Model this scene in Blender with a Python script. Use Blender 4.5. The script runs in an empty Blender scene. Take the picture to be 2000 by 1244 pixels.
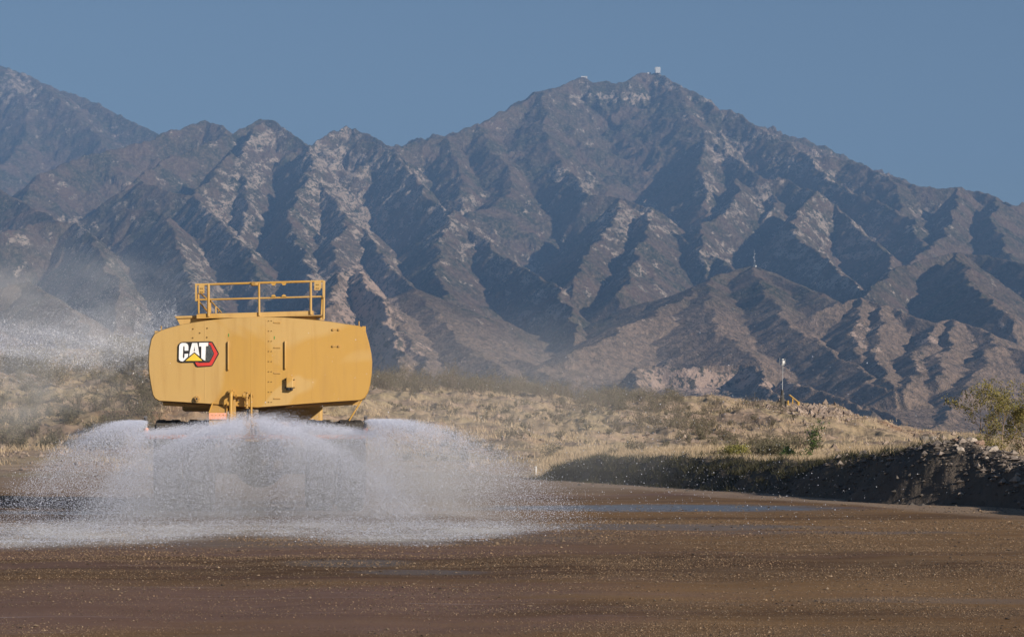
import bpy, bmesh, math, random
import numpy as np
from mathutils import Vector, Matrix
random.seed(7); RNG = np.random.default_rng(11)
S = bpy.context.scene
C = S.collection
# ------------------------------------------------------------------ camera, sky, sun
F = 4500.0; HOR = 855.0; CAMZ = 1.95          # focal length in photo pixels, horizon row, eye height
cam_d = bpy.data.cameras.new('camera'); cam = bpy.data.objects.new('camera', cam_d); C.objects.link(cam)
cam.location = (0, 0, CAMZ); cam.rotation_euler = (math.radians(90), 0, 0)
cam_d.sensor_width = 36; cam_d.lens = 36*F/2000; cam_d.shift_y = (HOR-622)/2000
cam_d.clip_start = 0.5; cam_d.clip_end = 60000
S.camera = cam
SUN = Vector((0.70, -0.61, 0.37)).normalized()   # direction towards the sun
el = math.asin(SUN.z); rot = math.atan2(SUN.x, SUN.y)
W = bpy.data.worlds.new('World'); S.world = W; W.use_nodes = True
nt = W.node_tree; bg = nt.nodes['Background']
sky = nt.nodes.new('ShaderNodeTexSky'); sky.sky_type = 'NISHITA'; sky.sun_disc = False
sky.sun_elevation = el; sky.sun_rotation = rot; sky.altitude = 900; sky.air_density = 1.0; sky.dust_density = 0.4; sky.ozone_density = 2.0
nt.links.new(sky.outputs[0], bg.inputs[0]); bg.inputs[1].default_value = 0.055
sl = bpy.data.lights.new('sun', 'SUN'); sun = bpy.data.objects.new('sun', sl); C.objects.link(sun)
sl.energy = 5.0; sl.angle = math.radians(0.53); sl.color = (1.0, 0.89, 0.76)
sun.rotation_euler = SUN.to_track_quat('Z', 'Y').to_euler()
S.view_settings.view_transform = 'Standard'; S.view_settings.look = 'None'; S.view_settings.gamma = 1
S.view_settings.exposure = 0.22
HAZE_DENSITY = 9.4e-5; MIST1, MIST2, MIST3, MIST4 = .29, .09, .025, .9

def PX(px, D): return (px-1000.0)/F*D
def PZ(py, D): return CAMZ+(HOR-py)/F*D

# ------------------------------------------------------------------ noise in numpy
_p = RNG.permutation(256).astype(np.int32); _p = np.concatenate([_p, _p, _p])
_ga = (np.arange(256)*2.399963).astype(np.float32); _gx = np.cos(_ga); _gy = np.sin(_ga)
def perlin(x, y, seed=0):
    x = np.asarray(x, np.float32); y = np.asarray(y, np.float32)
    fx = np.floor(x); fy = np.floor(y)
    xi = fx.astype(np.int32) & 255; yi = (fy.astype(np.int32)+seed*37) & 255
    x = x-fx; y = y-fy
    u = x*x*x*(x*(x*6-15)+10); v = y*y*y*(y*(y*6-15)+10)
    y1 = (yi+1) & 255; x1 = (xi+1) & 255
    def g(a, b, dx, dy):
        h = _p[_p[a]+b]; return _gx[h]*dx+_gy[h]*dy
    n00 = g(xi, yi, x, y); n10 = g(x1, yi, x-1, y); n01 = g(xi, y1, x, y-1); n11 = g(x1, y1, x-1, y-1)
    a = n00+u*(n10-n00); b = n01+u*(n11-n01)
    return (a+v*(b-a))*1.5
def fbm(x, y, oct=4, seed=0, gain=0.5):
    r = 0; a = 1.0; t = 0
    for i in range(oct):
        r = r+a*perlin(x, y, seed+i*5); t += a; a *= gain; x = x*2.03+17.1; y = y*2.03-9.7
    return r/t
def ridged(x, y, oct=4, seed=0, gain=0.5):
    r = 0; a = 1.0; t = 0; w = 1.0
    for i in range(oct):
        n = 1-np.abs(perlin(x, y, seed+i*5)); n = n*n
        r = r+a*n*w; w = np.clip(n*1.4, 0, 1); t += a; a *= gain; x = x*2.07+7.1; y = y*2.07-3.7
    return r/t
def sm(a, b, x):
    t = np.clip((x-a)/(b-a), 0, 1); return t*t*(3-2*t)

# ------------------------------------------------------------------ mesh helpers
def tag(o, label=None, cat=None, group=None, kind=None):
    if label: o['label'] = label
    if cat: o['category'] = cat
    if group: o['group'] = group
    if kind: o['kind'] = kind
    return o
def empty(name, loc=(0, 0, 0), rz=0):
    o = bpy.data.objects.new(name, None); o.location = loc; o.rotation_euler = (0, 0, rz); C.objects.link(o); o.empty_display_size = 0.3
    return o
def np_mesh(name, V, Fc, mat, parent=None, smooth=True, attrs=None):
    """V (n,3) float, Fc (m,k) int; links ONE mesh object"""
    me = bpy.data.meshes.new(name); V = np.ascontiguousarray(V, np.float32); Fc = np.ascontiguousarray(Fc, np.int32)
    n, k = Fc.shape
    me.vertices.add(len(V)); me.vertices.foreach_set('co', V.ravel())
    me.loops.add(n*k); me.loops.foreach_set('vertex_index', Fc.ravel())
    me.polygons.add(n); me.polygons.foreach_set('loop_start', np.arange(0, n*k, k, dtype=np.int32))
    me.polygons.foreach_set('use_smooth', np.full(n, smooth, bool))
    me.update(calc_edges=True)
    if attrs:
        for an, av in attrs.items():
            at = me.attributes.new(an, 'FLOAT', 'POINT'); at.data.foreach_set('value', np.ascontiguousarray(av, np.float32).ravel())
    me.materials.append(mat)
    o = bpy.data.objects.new(name, me); C.objects.link(o)
    if parent: o.parent = parent
    return o
def grid_faces(nr, nc):
    i = np.arange(nr*nc, dtype=np.int32).reshape(nr, nc)
    return np.stack([i[:-1, :-1], i[:-1, 1:], i[1:, 1:], i[1:, :-1]], -1).reshape(-1, 4)

# ------------------------------------------------------------------ material helper
class NT:
    def __init__(s, name):
        s.m = bpy.data.materials.new(name); s.m.use_nodes = True; s.t = s.m.node_tree; s.n = s.t.nodes
        s.b = s.n['Principled BSDF']; s.out = s.n['Material Output']
    def node(s, ty, ins=None, **kw):
        n = s.n.new(ty)
        for k, v in kw.items(): setattr(n, k, v)
        for k, v in (ins or {}).items(): s.set(n, k, v)
        return n
    def set(s, n, k, v):
        i = n.inputs[k]
        if isinstance(v, bpy.types.NodeSocket): s.t.links.new(v, i)
        else: i.default_value = v
    def pos(s): return s.node('ShaderNodeNewGeometry').outputs['Position']
    def objco(s): return s.node('ShaderNodeTexCoord').outputs['Object']
    def map(s, v, sc): return s.node('ShaderNodeMapping', {'Vector': v, 'Scale': sc}).outputs[0]
    def noise(s, v, sc, det=4, rough=0.55, dist=0.0, out=0):
        return s.node('ShaderNodeTexNoise', {'Vector': v, 'Scale': sc, 'Detail': det, 'Roughness': rough, 'Distortion': dist}).outputs[out]
    def voro(s, v, sc, out='Distance', feat='F1'):
        return s.node('ShaderNodeTexVoronoi', {'Vector': v, 'Scale': sc}, feature=feat).outputs[out]
    def ramp(s, f, stops, interp='LINEAR'):
        r = s.node('ShaderNodeValToRGB', {'Fac': f}); cr = r.color_ramp; cr.interpolation = interp
        while len(cr.elements) < len(stops): cr.elements.new(0.5)
        for e, (p, c) in zip(cr.elements, stops):
            e.position = p; e.color = (c, c, c, 1) if isinstance(c, (int, float)) else (*c, 1)
        return r.outputs[0]
    def mix(s, f, a, b, mode='MIX'):
        n = s.node('ShaderNodeMix', data_type='RGBA', blend_type=mode)
        for k, v in ((0, f), (6, a), (7, b)):
            if isinstance(v, tuple) and len(v) == 3: v = (*v, 1)
            s.set(n, k, v)
        return n.outputs[2]
    def math(s, op, a, b=0.0, clamp=False):
        n = s.node('ShaderNodeMath', operation=op, use_clamp=clamp); s.set(n, 0, a); s.set(n, 1, b); return n.outputs[0]
    def bump(s, h, strength=0.5, dist=1.0, nrm=None):
        d = {'Height': h, 'Strength': strength, 'Distance': dist}
        if nrm: d['Normal'] = nrm
        s.set(s.b, 'Normal', s.node('ShaderNodeBump', d).outputs[0])
    def base(s, c, rough=0.8, spec=0.5, metal=0.0):
        s.set(s.b, 'Base Color', (*c, 1) if isinstance(c, tuple) and len(c) == 3 else c); s.set(s.b, 'Roughness', rough)
        s.set(s.b, 'Specular IOR Level', spec); s.set(s.b, 'Metallic', metal)
    def attr(s, name): return s.node('ShaderNodeAttribute', attribute_name=name).outputs['Fac']

# ------------------------------------------------------------------ mountains
YT = [60, 150, 300, 400, 500, 600, 700, 760, 800, 830, 850]
DT = [9800, 9000, 7800, 6800, 5800, 4700, 3500, 2600, 2300, 2100, 2000]
def Dp(py): return float(np.interp(py, YT, DT))
# (points px,py ; depth offset ; slope left ; slope right ; gully strength)
RIDGES = [
 ([(-3200,200),(-1800,120),(-700,60),(-400,90),(-200,100),(0,128),(50,140),(90,165),(170,190),(240,225),(310,262),(380,310),(450,350)], 2300, .42, .45, .5),
 ([(0,128),(60,210),(40,290),(-30,350)], 1900, .45, .45, .6),
 ([(90,165),(190,260),(230,330)], 1800, .45, .45, .6),
 ([(442,259),(425,242),(403,232),(370,242),(322,257),(281,274),(237,285),(200,296),(159,301),(122,318),(81,337),(59,357)], 150, .75, .6, .3),
 ([(640,300),(592,272),(566,255),(536,237),(510,232),(477,240),(444,259),(407,277),(370,292),(333,303),(303,318),(274,340),(246,362)], -150, .8, .7, .3),
 ([(510,232),(480,275),(470,320),(480,370),(482,420),(466,465)], -250, .95, .8, 1),
 ([(447,296),(415,340),(372,378),(400,405),(440,440),(480,480),(500,510)], -500, .9, .7, 1),
 ([(280,350),(330,372),(372,378)], -500, .8, .7, 1),
 ([(560,300),(606,277),(640,258),(680,248),(720,262),(760,283),(800,315)], -50, .8, .8, .8),
 ([(599,279),(610,322),(629,359),(655,390),(680,414),(710,448),(735,477),(750,507),(776,536),(802,559),(860,590),(940,630),(1000,680)], -300, 1.0, .75, 1),
 ([(610,322),(585,370),(560,420),(585,470),(610,530),(600,600)], -450, .95, .75, 1),
 ([(680,414),(655,470),(665,520)], -450, .95, .75, 1),
 ([(702,270),(728,277),(765,292),(787,318),(806,340),(828,374),(861,403),(887,409),(909,440),(939,466),(976,492),(1013,518),(1050,540),(1090,557),(1115,600),(1122,650)], -250, .95, .9, .9),
 ([(887,409),(860,460),(850,520),(880,580)], -450, .95, .8, 1),
 ([(700,330),(776,285),(802,277),(839,272),(872,259),(902,253),(939,242),(961,226),(1002,207),(1035,189),(1065,174),(1094,168),(1116,155),(1139,150),(1157,157),(1179,153),(1205,157),(1235,153),(1250,142),(1286,141),(1305,152),(1324,166),(1357,179),(1383,196),(1403,211),(1429,211),(1463,235),(1492,252),(1529,272),(1559,290),(1585,301),(1625,304),(1662,305),(1699,325),(1736,342),(1788,362),(1832,364),(1873,364),(1910,370),(1947,385),(1980,399),(2000,394),(2100,410),(2300,470),(2700,560),(3600,520),(5200,600)], 0, .6, .6, .6),
 ([(939,242),(960,290),(995,325),(1000,370),(960,400),(925,410)], 0, .48, .5, .5),
 ([(872,259),(885,300),(905,340),(900,375)], 0, .6, .6, .5),
 ([(1065,174),(1060,250),(1085,300),(1110,330)], -50, .36, .42, .5),
 ([(1110,330),(1150,376),(1175,379),(1212,383),(1235,392),(1272,403),(1290,425),(1316,448),(1342,470),(1375,488),(1411,507),(1437,524),(1480,560)], -150, .9, .75, .8),
 ([(1212,383),(1190,440),(1150,490),(1120,540)], -400, 1.0, .75, 1),
 ([(1272,403),(1262,450),(1245,500),(1215,560)], -450, 1.0, .75, 1),
 ([(1324,166),(1345,220),(1385,262)], -30, .34, .45, .5),
 ([(1385,262),(1425,300),(1470,330),(1500,350),(1520,385),(1500,410)], -50, .8, .75, .9),
 ([(1385,262),(1365,320),(1380,360),(1375,395)], -100, .6, .7, 1),
 ([(1440,344),(1437,396),(1400,420),(1366,445),(1372,480)], -300, .95, .75, 1),
 ([(1559,290),(1585,307),(1614,349),(1640,359),(1670,374),(1703,388),(1740,403),(1781,425),(1800,470)], -100, .9, .8, .9),
 ([(1480,345),(1540,347),(1590,372),(1633,403),(1655,422),(1674,444),(1699,466),(1729,490),(1748,525)], -300, .95, .8, 1),
 ([(1590,372),(1566,407),(1545,430),(1560,462),(1596,488),(1625,514),(1655,536),(1668,562)], -550, .95, .75, 1),
 ([(1736,342),(1760,380),(1762,420)], -50, .8, .7, .7),
 ([(1873,364),(1862,400),(1855,440),(1830,470),(1790,500),(1765,535)], -200, .9, .7, .9),
 ([(1947,385),(1940,430),(1965,480),(2010,530)], -200, .9, .7, .9),
 ([(1690,566),(1740,530),(1800,505),(1870,490),(1940,498),(2010,515),(2120,540),(2300,600)], -700, .85, .7, .6),
 ([(1870,490),(1900,560),(1960,610)], -900, .9, .7, .8),
 ([(1090,700),(1150,672),(1220,640),(1280,610),(1330,580),(1380,548),(1430,528),(1480,519),(1530,540),(1580,562),(1640,592),(1690,640)], -900, .38, .45, .25),
 ([(1480,519),(1500,580),(1545,640),(1599,666),(1631,688),(1673,711),(1705,736),(1745,765)], -1000, .5, .45, .25),
 ([(1380,548),(1385,600),(1400,640),(1440,680),(1475,700)], -950, .32, .40, .25),
 ([(1600,605),(1640,588),(1680,580),(1730,595),(1780,610),(1830,628),(1870,622),(1900,632),(1950,660),(2000,690),(2080,725),(2300,780)], -1100, .5, .5, .35),
 ([(1680,580),(1665,640),(1690,690)], -1150, .7, .6, .45),
 ([(1730,595),(1712,650),(1725,704),(1765,759)], -1150, .7, .6, .45),
 ([(1830,628),(1806,670),(1803,710),(1795,745)], -1150, .7, .6, .45),
 ([(1870,622),(1850,680),(1845,740)], -1150, .7, .6, .45),
 ([(1950,660),(1920,710),(1900,760)], -1150, .65, .6, .4),
 ([(1235,760),(1251,716),(1277,710),(1329,714),(1384,710),(1432,709),(1467,714),(1487,733),(1506,759),(1519,785)], -900, .9, .9, .9),
 ([(1532,734),(1561,749),(1593,759),(1625,772),(1657,785),(1685,803)], -850, .9, .6, .6),
 ([(1676,800),(1692,788),(1721,801),(1747,814),(1785,835)], -500, .8, .6, .4),
 ([(1820,835),(1850,805),(1890,785),(1940,772),(2000,762),(2100,755),(2300,750)], -400, .4, .45, .3),
 ([(640,600),(648,555),(660,530),(690,520),(712,545),(740,580),(760,620),(780,680),(795,730)], -1200, 1.1, .9, .8),
 ([(750,590),(790,640),(820,690),(850,735)], -1100, .8, .6, .8),
 ([(802,559),(880,640),(950,700),(1010,740)], -900, .45, .42, .35),
 ([(1020,700),(1060,720),(1114,745)], -700, .4, .4, .3),
 ([(-500,430),(-200,440),(0,452),(60,432),(150,430),(175,455),(205,510),(235,570)], -500, .85, .7, 1),
 ([(-50,350),(0,370),(60,400),(110,430)], -400, .7, .6, .9),
 ([(246,400),(290,405),(325,420),(345,470),(370,540),(410,620),(470,680)], -600, .85, .7, 1),
 ([(600,600),(560,650),(600,720)], -1100, .8, .7, 1),
 ([(0,560),(60,550),(130,600),(200,680)], -1000, .7, .7, .9),
 ([(-600,560),(-300,600),(0,640)], -1000, .7, .7, .9),
]
# (px, py, rx, ry, amount): where bare rock shows
ROCKS = [(30,165,55,35,.9),(60,215,60,25,.4),(140,250,60,25,.35),(240,260,70,25,.3),(520,275,40,28,.9),(475,330,45,50,1),(465,410,45,50,1),(410,420,50,50,.9),(450,470,60,50,.8),
 (390,510,60,50,.7),(300,440,40,25,.6),(150,440,35,18,.9),(30,465,45,18,.8),(240,390,60,25,.4),(160,480,30,30,.6),(390,570,70,60,.8),(680,262,30,18,.9),(625,310,40,40,1),(680,320,60,40,.9),
 (745,330,45,50,1),(800,370,30,50,1),(660,390,60,40,1),(725,430,50,60,.9),(640,450,60,40,.8),(600,370,30,40,.8),(860,420,40,30,.9),(920,470,40,35,.9),(850,450,35,40,.8),
 (620,530,80,40,.6),(1000,530,60,30,.7),(1090,335,32,28,1),(1140,360,40,28,.9),(1120,320,30,20,.6),(890,350,14,35,.8),(900,390,60,22,.7),(1030,390,20,20,.5),(1160,195,50,18,.9),(1240,195,35,20,.9),(1290,165,20,22,.9),(1330,170,30,10,.7),
 (1380,195,40,8,1),(1420,300,55,30,.95),(1400,270,40,20,.8),(1350,230,25,10,.7),(1495,258,30,10,.9),(1580,320,25,30,1),(1615,350,25,20,1),(1540,330,40,30,.8),(1380,365,16,32,1),(1360,370,8,20,.7),
 (1490,385,30,30,.8),(1420,415,45,28,.8),(1215,430,35,45,.9),(1180,460,40,35,.6),(1260,420,30,30,.9),(1300,440,30,20,.9),(1590,430,60,40,.7),(1680,460,40,40,.9),(1545,455,40,30,.8),(1600,500,60,40,.7),(1530,480,40,40,.7),
 (1730,430,50,20,.8),(1700,480,30,30,.8),(1650,370,40,15,.8),(1790,420,50,30,.6),(1725,345,20,8,.8),(1640,540,60,30,.6),(1850,430,30,25,.5),(1950,540,50,30,.6),(1770,490,20,10,.6),(1380,500,60,25,.7),(1250,530,60,40,.4),
 (1380,745,110,30,1.6),(1290,735,40,30,1.6),(1560,765,70,25,.9),(715,590,60,75,1.6),(755,680,40,60,1.6),(820,700,30,40,1.1),(930,725,60,20,.5),(690,530,40,25,1),(1700,660,60,60,.5),(1800,680,60,60,.5),(1060,590,60,40,.6),
 (110,330,120,60,-.8),(380,320,90,40,-.8),(1150,260,110,60,-.5),(1000,300,60,60,-.7),(850,300,60,25,-.7),(1430,230,60,10,.5),(1250,330,70,50,-.9),(1850,380,100,14,-.8),(1900,520,100,40,-.6)]

def build_mountains():
    nc, nr = 1480, 1500
    u = np.concatenate([np.linspace(-3200, -320, 60), np.linspace(-290, 2290, nc-120), np.linspace(2320, 5200, 60)]).astype(np.float32)
    D = np.concatenate([np.linspace(1450, 3200, 230), np.linspace(3206, 9300, nr-480), np.linspace(9310, 13000, 250)]).astype(np.float32)
    Dg, ug = np.meshgrid(D, u, indexing='ij')
    X = (ug-1000)/F*Dg; Y = Dg
    Dn = np.array(DT[::-1], np.float32); Zn = np.array([PZ(y, d) for y, d in zip(YT[::-1], DT[::-1])], np.float32)
    zb = np.interp(D, Dn, Zn).astype(np.float32)[:, None]
    base = zb*(0.42+.45*sm(260, 60, zb))+(Dg > 9300)*(-(Dg-9300)*0.12)
    base = base+(fbm(X/600, Y/600, 4, 3)*0.22)*zb
    H = base.copy(); near = np.full_like(H, 1e4)
    wx = X+26*fbm(X/190, Y/190, 3, 21)+7*fbm(X/45, Y/45, 2, 23); wy = Y+26*fbm(X/190, Y/190, 3, 31)+7*fbm(X/45, Y/45, 2, 33)
    for k, (pts, off, sl_, sr_, gs) in enumerate(RIDGES):
        if len(pts) <= 4 and min(q_[1] for q_ in pts) > 300: sl_ *= .72; sr_ *= .82     # side spurs are gentler than the main ridges
        P = []
        for px, py in pts:
            d = Dp(py); d = d+off*(min(1, max(.12, (d-2100)/2600)) if off < 0 else 1); P.append((PX(px, d), d, PZ(py, d)))
        if P[-1][1] < P[0][1]-150:          # spurs run on downhill and fade into the slope
            a_, b_ = np.array(P[-2]), np.array(P[-1]); v_ = (b_-a_)[:2]; v_ = v_/max(1e-3, np.linalg.norm(v_)); v_ = v_*.6+np.array([0, -.4]); v_ /= np.linalg.norm(v_)
            Lx = min(700, max(150, b_[2]*1.6)); P.append((b_[0]+v_[0]*Lx, b_[1]+v_[1]*Lx, b_[2]-Lx*.42))
        P = np.array(P, np.float32)
        R = 1500
        r0 = np.searchsorted(D, P[:, 1].min()-R); r1 = np.searchsorted(D, P[:, 1].max()+R)
        umin = 1000+(P[:, 0].min()-R)*F/max(2500, P[:, 1].min()); umax = 1000+(P[:, 0].max()+R)*F/max(2500, P[:, 1].min())
        c0 = np.searchsorted(u, umin); c1 = np.searchsorted(u, umax)
        if r1 <= r0 or c1 <= c0: continue
        sl = (slice(r0, r1), slice(c0, c1))
        x = wx[sl]; y = wy[sl]
        bd = np.full(x.shape, 1e9, np.float32); bz = np.zeros_like(bd); bs = np.zeros_like(bd); side = np.zeros_like(bd); s0 = 0.0
        for a, b in zip(P[:-1], P[1:]):
            ab = b[:2]-a[:2]; L2 = float(ab@ab)+1e-6; L = math.sqrt(L2)
            t = np.clip(((x-a[0])*ab[0]+(y-a[1])*ab[1])/L2, 0, 1)
            qx = a[0]+t*ab[0]; qy = a[1]+t*ab[1]; dx = x-qx; dy = y-qy
            d2 = dx*dx+dy*dy; m = d2 < bd
            bd = np.where(m, d2, bd); bz = np.where(m, a[2]+t*(b[2]-a[2]), bz); bs = np.where(m, s0+t*L, bs)
            side = np.where(m, dx, side); s0 += L
        d = np.sqrt(bd)
        sd = np.clip(side/np.maximum(d, 1), -1, 1)*0.5+0.5
        slope = sl_+(sr_-sl_)*sd
        g = ridged((bs+d*.35)/(240+60*(k % 3))+k*3.7, d/600+k, 4, 41+k % 7, .6)
        dd = np.minimum(d, 260)+np.maximum(d-260, 0)*0.72
        h = bz-slope*dd - gs*(1-g)*np.minimum(d*0.24, 62)
        Hs = H[sl]; w = h > Hs
        H[sl] = np.where(w, h, Hs); near[sl] = np.minimum(near[sl], np.where(w | (h > Hs-25), d, 1e4))
    # secondary relief
    ez = np.clip(zb/900, 0.15, 1.1)
    att = sm(0, 160, near)*0.75+0.25
    H = H-att*ez*34*(1-ridged(X/420, Y/480, 5, 61, .55))
    rough = ridged(X/150, Y/210, 4, 71, .55)
    H = H+(rough-.6)*32*ez*(att*.85+.15)
    py = HOR-(H-CAMZ)/Dg*F
    rock = np.full_like(H, 0.0)
    for (cx, cy, rx, ry, a) in ROCKS:
        m = np.exp(-(((ug-cx)/rx)**2+((py-cy)/ry)**2)); rock = np.where(a > 0, np.maximum(rock, m*a), rock+m*a)
    rock = np.clip(rock, -1, 1.7)
    n2 = fbm(X/70, Y/70, 4, 83)
    crag = np.clip(rock*1.1+n2*.7, 0, 1)
    H = H+crag*(ridged(X/50, Y/110, 3, 91, .6)-.5)*44*ez*(.3+.7*sm(20, 120, near))
    H = H+fbm(X/32, Y/60, 2, 95)*7*ez
    V = np.stack([X, Y, H], -1).reshape(-1, 3)
    m = NT('mountain_scrub_and_rock'); p = m.pos()
    rk = m.attr('rock'); low = m.attr('low')
    pz = m.map(p, (1, .30, .9))
    n_big = m.noise(p, 0.008, 5, .6); n_mid = m.noise(pz, 0.030, 6, .68); n_f = m.noise(pz, 0.11, 5, .72)
    veg = m.mix(m.ramp(n_big, [(.40, 0), (.60, 1)]), (0.048, 0.052, 0.026), (0.155, 0.102, 0.072))
    veg = m.mix(m.ramp(n_f, [(.46, 0), (.66, 1)]), veg, (0.24, 0.18, 0.125))
    veg = m.mix(low, veg, m.mix(m.ramp(n_f, [(.40, 0), (.60, 1)]), (0.17, 0.128, 0.088), (0.37, 0.262, 0.19)))
    rc = m.mix(m.ramp(n_mid, [(.35, 0), (.65, 1)]), (0.30, 0.225, 0.17), (0.52, 0.42, 0.33))
    rc = m.mix(low, rc, m.mix(n_mid, (0.46, 0.31, 0.225), (0.66, 0.48, 0.37)))
    rc = m.mix(m.ramp(n_f, [(.51, 0), (.58, .9)]), rc, (0.06, 0.062, 0.038))
    nz = m.node('ShaderNodeSeparateXYZ', {0: m.node('ShaderNodeNewGeometry').outputs['Normal']}).outputs[2]
    steep = m.ramp(nz, [(.62, 1), (.86, 0)])
    f = m.math('ADD', m.math('MULTIPLY', rk, .50), m.math('MULTIPLY', m.math('SUBTRACT', m.math('ADD', n_mid, m.math('MULTIPLY', n_f, .5)), .75), 2.4))
    f = m.math('ADD', f, m.math('MULTIPLY', steep, .14))
    f = m.ramp(f, [(.33, 0), (.42, 1)])
    m.base(m.mix(f, veg, rc), 0.95, 0.1)
    hgt = m.math('ADD', m.math('MULTIPLY', n_mid, 14.0), m.math('MULTIPLY', n_f, 7.0))
    m.bump(hgt, 1.0, 1.0)
    lowv = sm(640, 720, py)*np.ones_like(H)*0.9; lowv = np.maximum(lowv, sm(4200, 3500, Dg)*.9)
    lowv = np.maximum(lowv, np.exp(-(((ug-715)/70)**2+((py-590)/90)**2))*.9)
    o = np_mesh('mountains', V, grid_faces(nr, nc), m.m, attrs={'rock': rock, 'low': lowv})
    tag(o, kind='structure')
    return (u, D, H)
MT = build_mountains()
def mt_z(px, D):
    i = int(np.argmin(abs(MT[1]-D))); j = int(np.argmin(abs(MT[0]-px))); return float(MT[2][i, j])

# ------------------------------------------------------------------ near terrain
TD = np.array([5, 100, 113, 135, 160, 200, 260, 340, 600, 1900], float)
TU = np.array([-1500, -600, 0, 290, 500, 700, 850, 1000, 1130, 1250, 1400, 1540, 1620, 1700, 1800, 2000, 2700], float)
TPY = {  # photo rows at each distance knot
 135: [880, 878, 880, 880, 880, 882, 886, 892, 888, 884, 884, 884, 884, 885, 886, 886, 886],
 160: [820, 818, 822, 815, 818, 822, 836, 850, 864, 870, 872, 872, 872, 873, 874, 874, 870],
 200: [750, 745, 752, 745, 762, 780, 792, 806, 820, 826, 836, 838, 842, 848, 858, 864, 860],
 260: [700, 690, 700, 695, 722, 756, 762, 772, 786, 784, 784, 786, 798, 820, 845, 860, 858],
 340: [690, 680, 688, 686, 716, 754, 758, 770, 784, 788, 800, 808, 822, 836, 848, 860, 857]}
TZ = np.zeros((len(TD), len(TU)))
for i, d in enumerate(TD):
    if d in TPY: TZ[i] = [PZ(y, d) for y in TPY[d]]
TZ[8] = TZ[7]*0.7; TZ[9] = 3.0
BERM = [(-14, 135, 0.0), (1.0, 113, .0), (2.45, 110.5, .85), (4.6, 103, 1.1), (6.5, 97, 1.13), (8.1, 91, 1.13), (9.6, 85, 1.04), (10.7, 80, 1.10), (11.8, 76, 1.38), (12.65, 72, 1.62), (13.4, 69.5, 1.86), (13.9, 68.5, 1.66), (14.7, 66, 1.28), (15.3, 60, 1.3), (16.4, 50, 1.45), (18, 36, 1.5), (19, 20, 1.4), (20, 5, 1.4)]
def T(x, y):
    x = np.asarray(x, np.float64); y = np.asarray(y, np.float64)
    sh = np.broadcast(x, y).shape; x = np.broadcast_to(x, sh); y = np.broadcast_to(y, sh)
    u = x/np.maximum(y, 1)*F+1000
    # table, smooth in both directions
    ui = np.clip(np.searchsorted(TU, u)-1, 0, len(TU)-2); di = np.clip(np.searchsorted(TD, y)-1, 0, len(TD)-2)
    fu = np.clip((u-TU[ui])/(TU[ui+1]-TU[ui]), 0, 1); fd = np.clip((y-TD[di])/(TD[di+1]-TD[di]), 0, 1)
    fu = fu*fu*(3-2*fu); 
    z = (TZ[di, ui]*(1-fu)+TZ[di, ui+1]*fu)*(1-fd)+(TZ[di+1, ui]*(1-fu)+TZ[di+1, ui+1]*fu)*fd
    far = sm(112, 150, y)
    bank = sm(0.2, 2.5, z)*far
    z = z+bank*(fbm(x/14, y/22, 4, 5)*1.3+(ridged(x/6, y/9, 4, 6)-.6)*1.0*sm(125, 160, y)+fbm(x/1.6, y/2.2, 3, 8)*.22)*(1-sm(700, 1500, y))
    # berm along the right edge of the road
    bd = np.full(sh, 1e9); bz = np.zeros(sh); cr = np.zeros(sh)
    wx = x+0.35*perlin(x/2.3, y/2.3, 51)+.5*perlin(x/6, y/6, 55); wy = y+0.8*perlin(x/3.1, y/3.1, 52)
    for a, b in zip(BERM[1:-1], BERM[2:]):
        ax, ay, az = a; bx, by, bz_ = b
        L2 = (bx-ax)**2+(by-ay)**2; t = np.clip(((wx-ax)*(bx-ax)+(wy-ay)*(by-ay))/L2, 0, 1)
        d2 = (wx-ax-t*(bx-ax))**2+(wy-ay-t*(by-ay))**2; m = d2 < bd
        bd = np.where(m, d2, bd); bz = np.where(m, az+t*(bz_-az), bz)
        cr = np.where(m, (bx-ax)*(wy-ay)-(by-ay)*(wx-ax), cr)
    d = np.sqrt(bd); right = cr > 0
    d_ = np.sqrt(d*d+.12)-.35
    front = bz-0.98*d_
    back = np.maximum(bz-0.30*d_, bz*0.80-0.004*d)
    back = np.where(bz < .05, 0, back)
    zb = np.where(right, back, front)
    zb = zb*(1-sm(125, 150, y))
    lump = (fbm(x/1.3, y/1.8, 4, 57)*.24+fbm(x/.35, y/.5, 3, 58)*.09)*sm(0.05, 0.4, np.maximum(zb, 0))
    z = np.maximum(z, zb+lump*np.where(zb > 0, 1, 0))
    flat = 1-sm(0.02, 0.25, z)
    z = z-0.03*flat
    return z
def ground(px, D): x = PX(px, D); return float(T(x, D))
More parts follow.
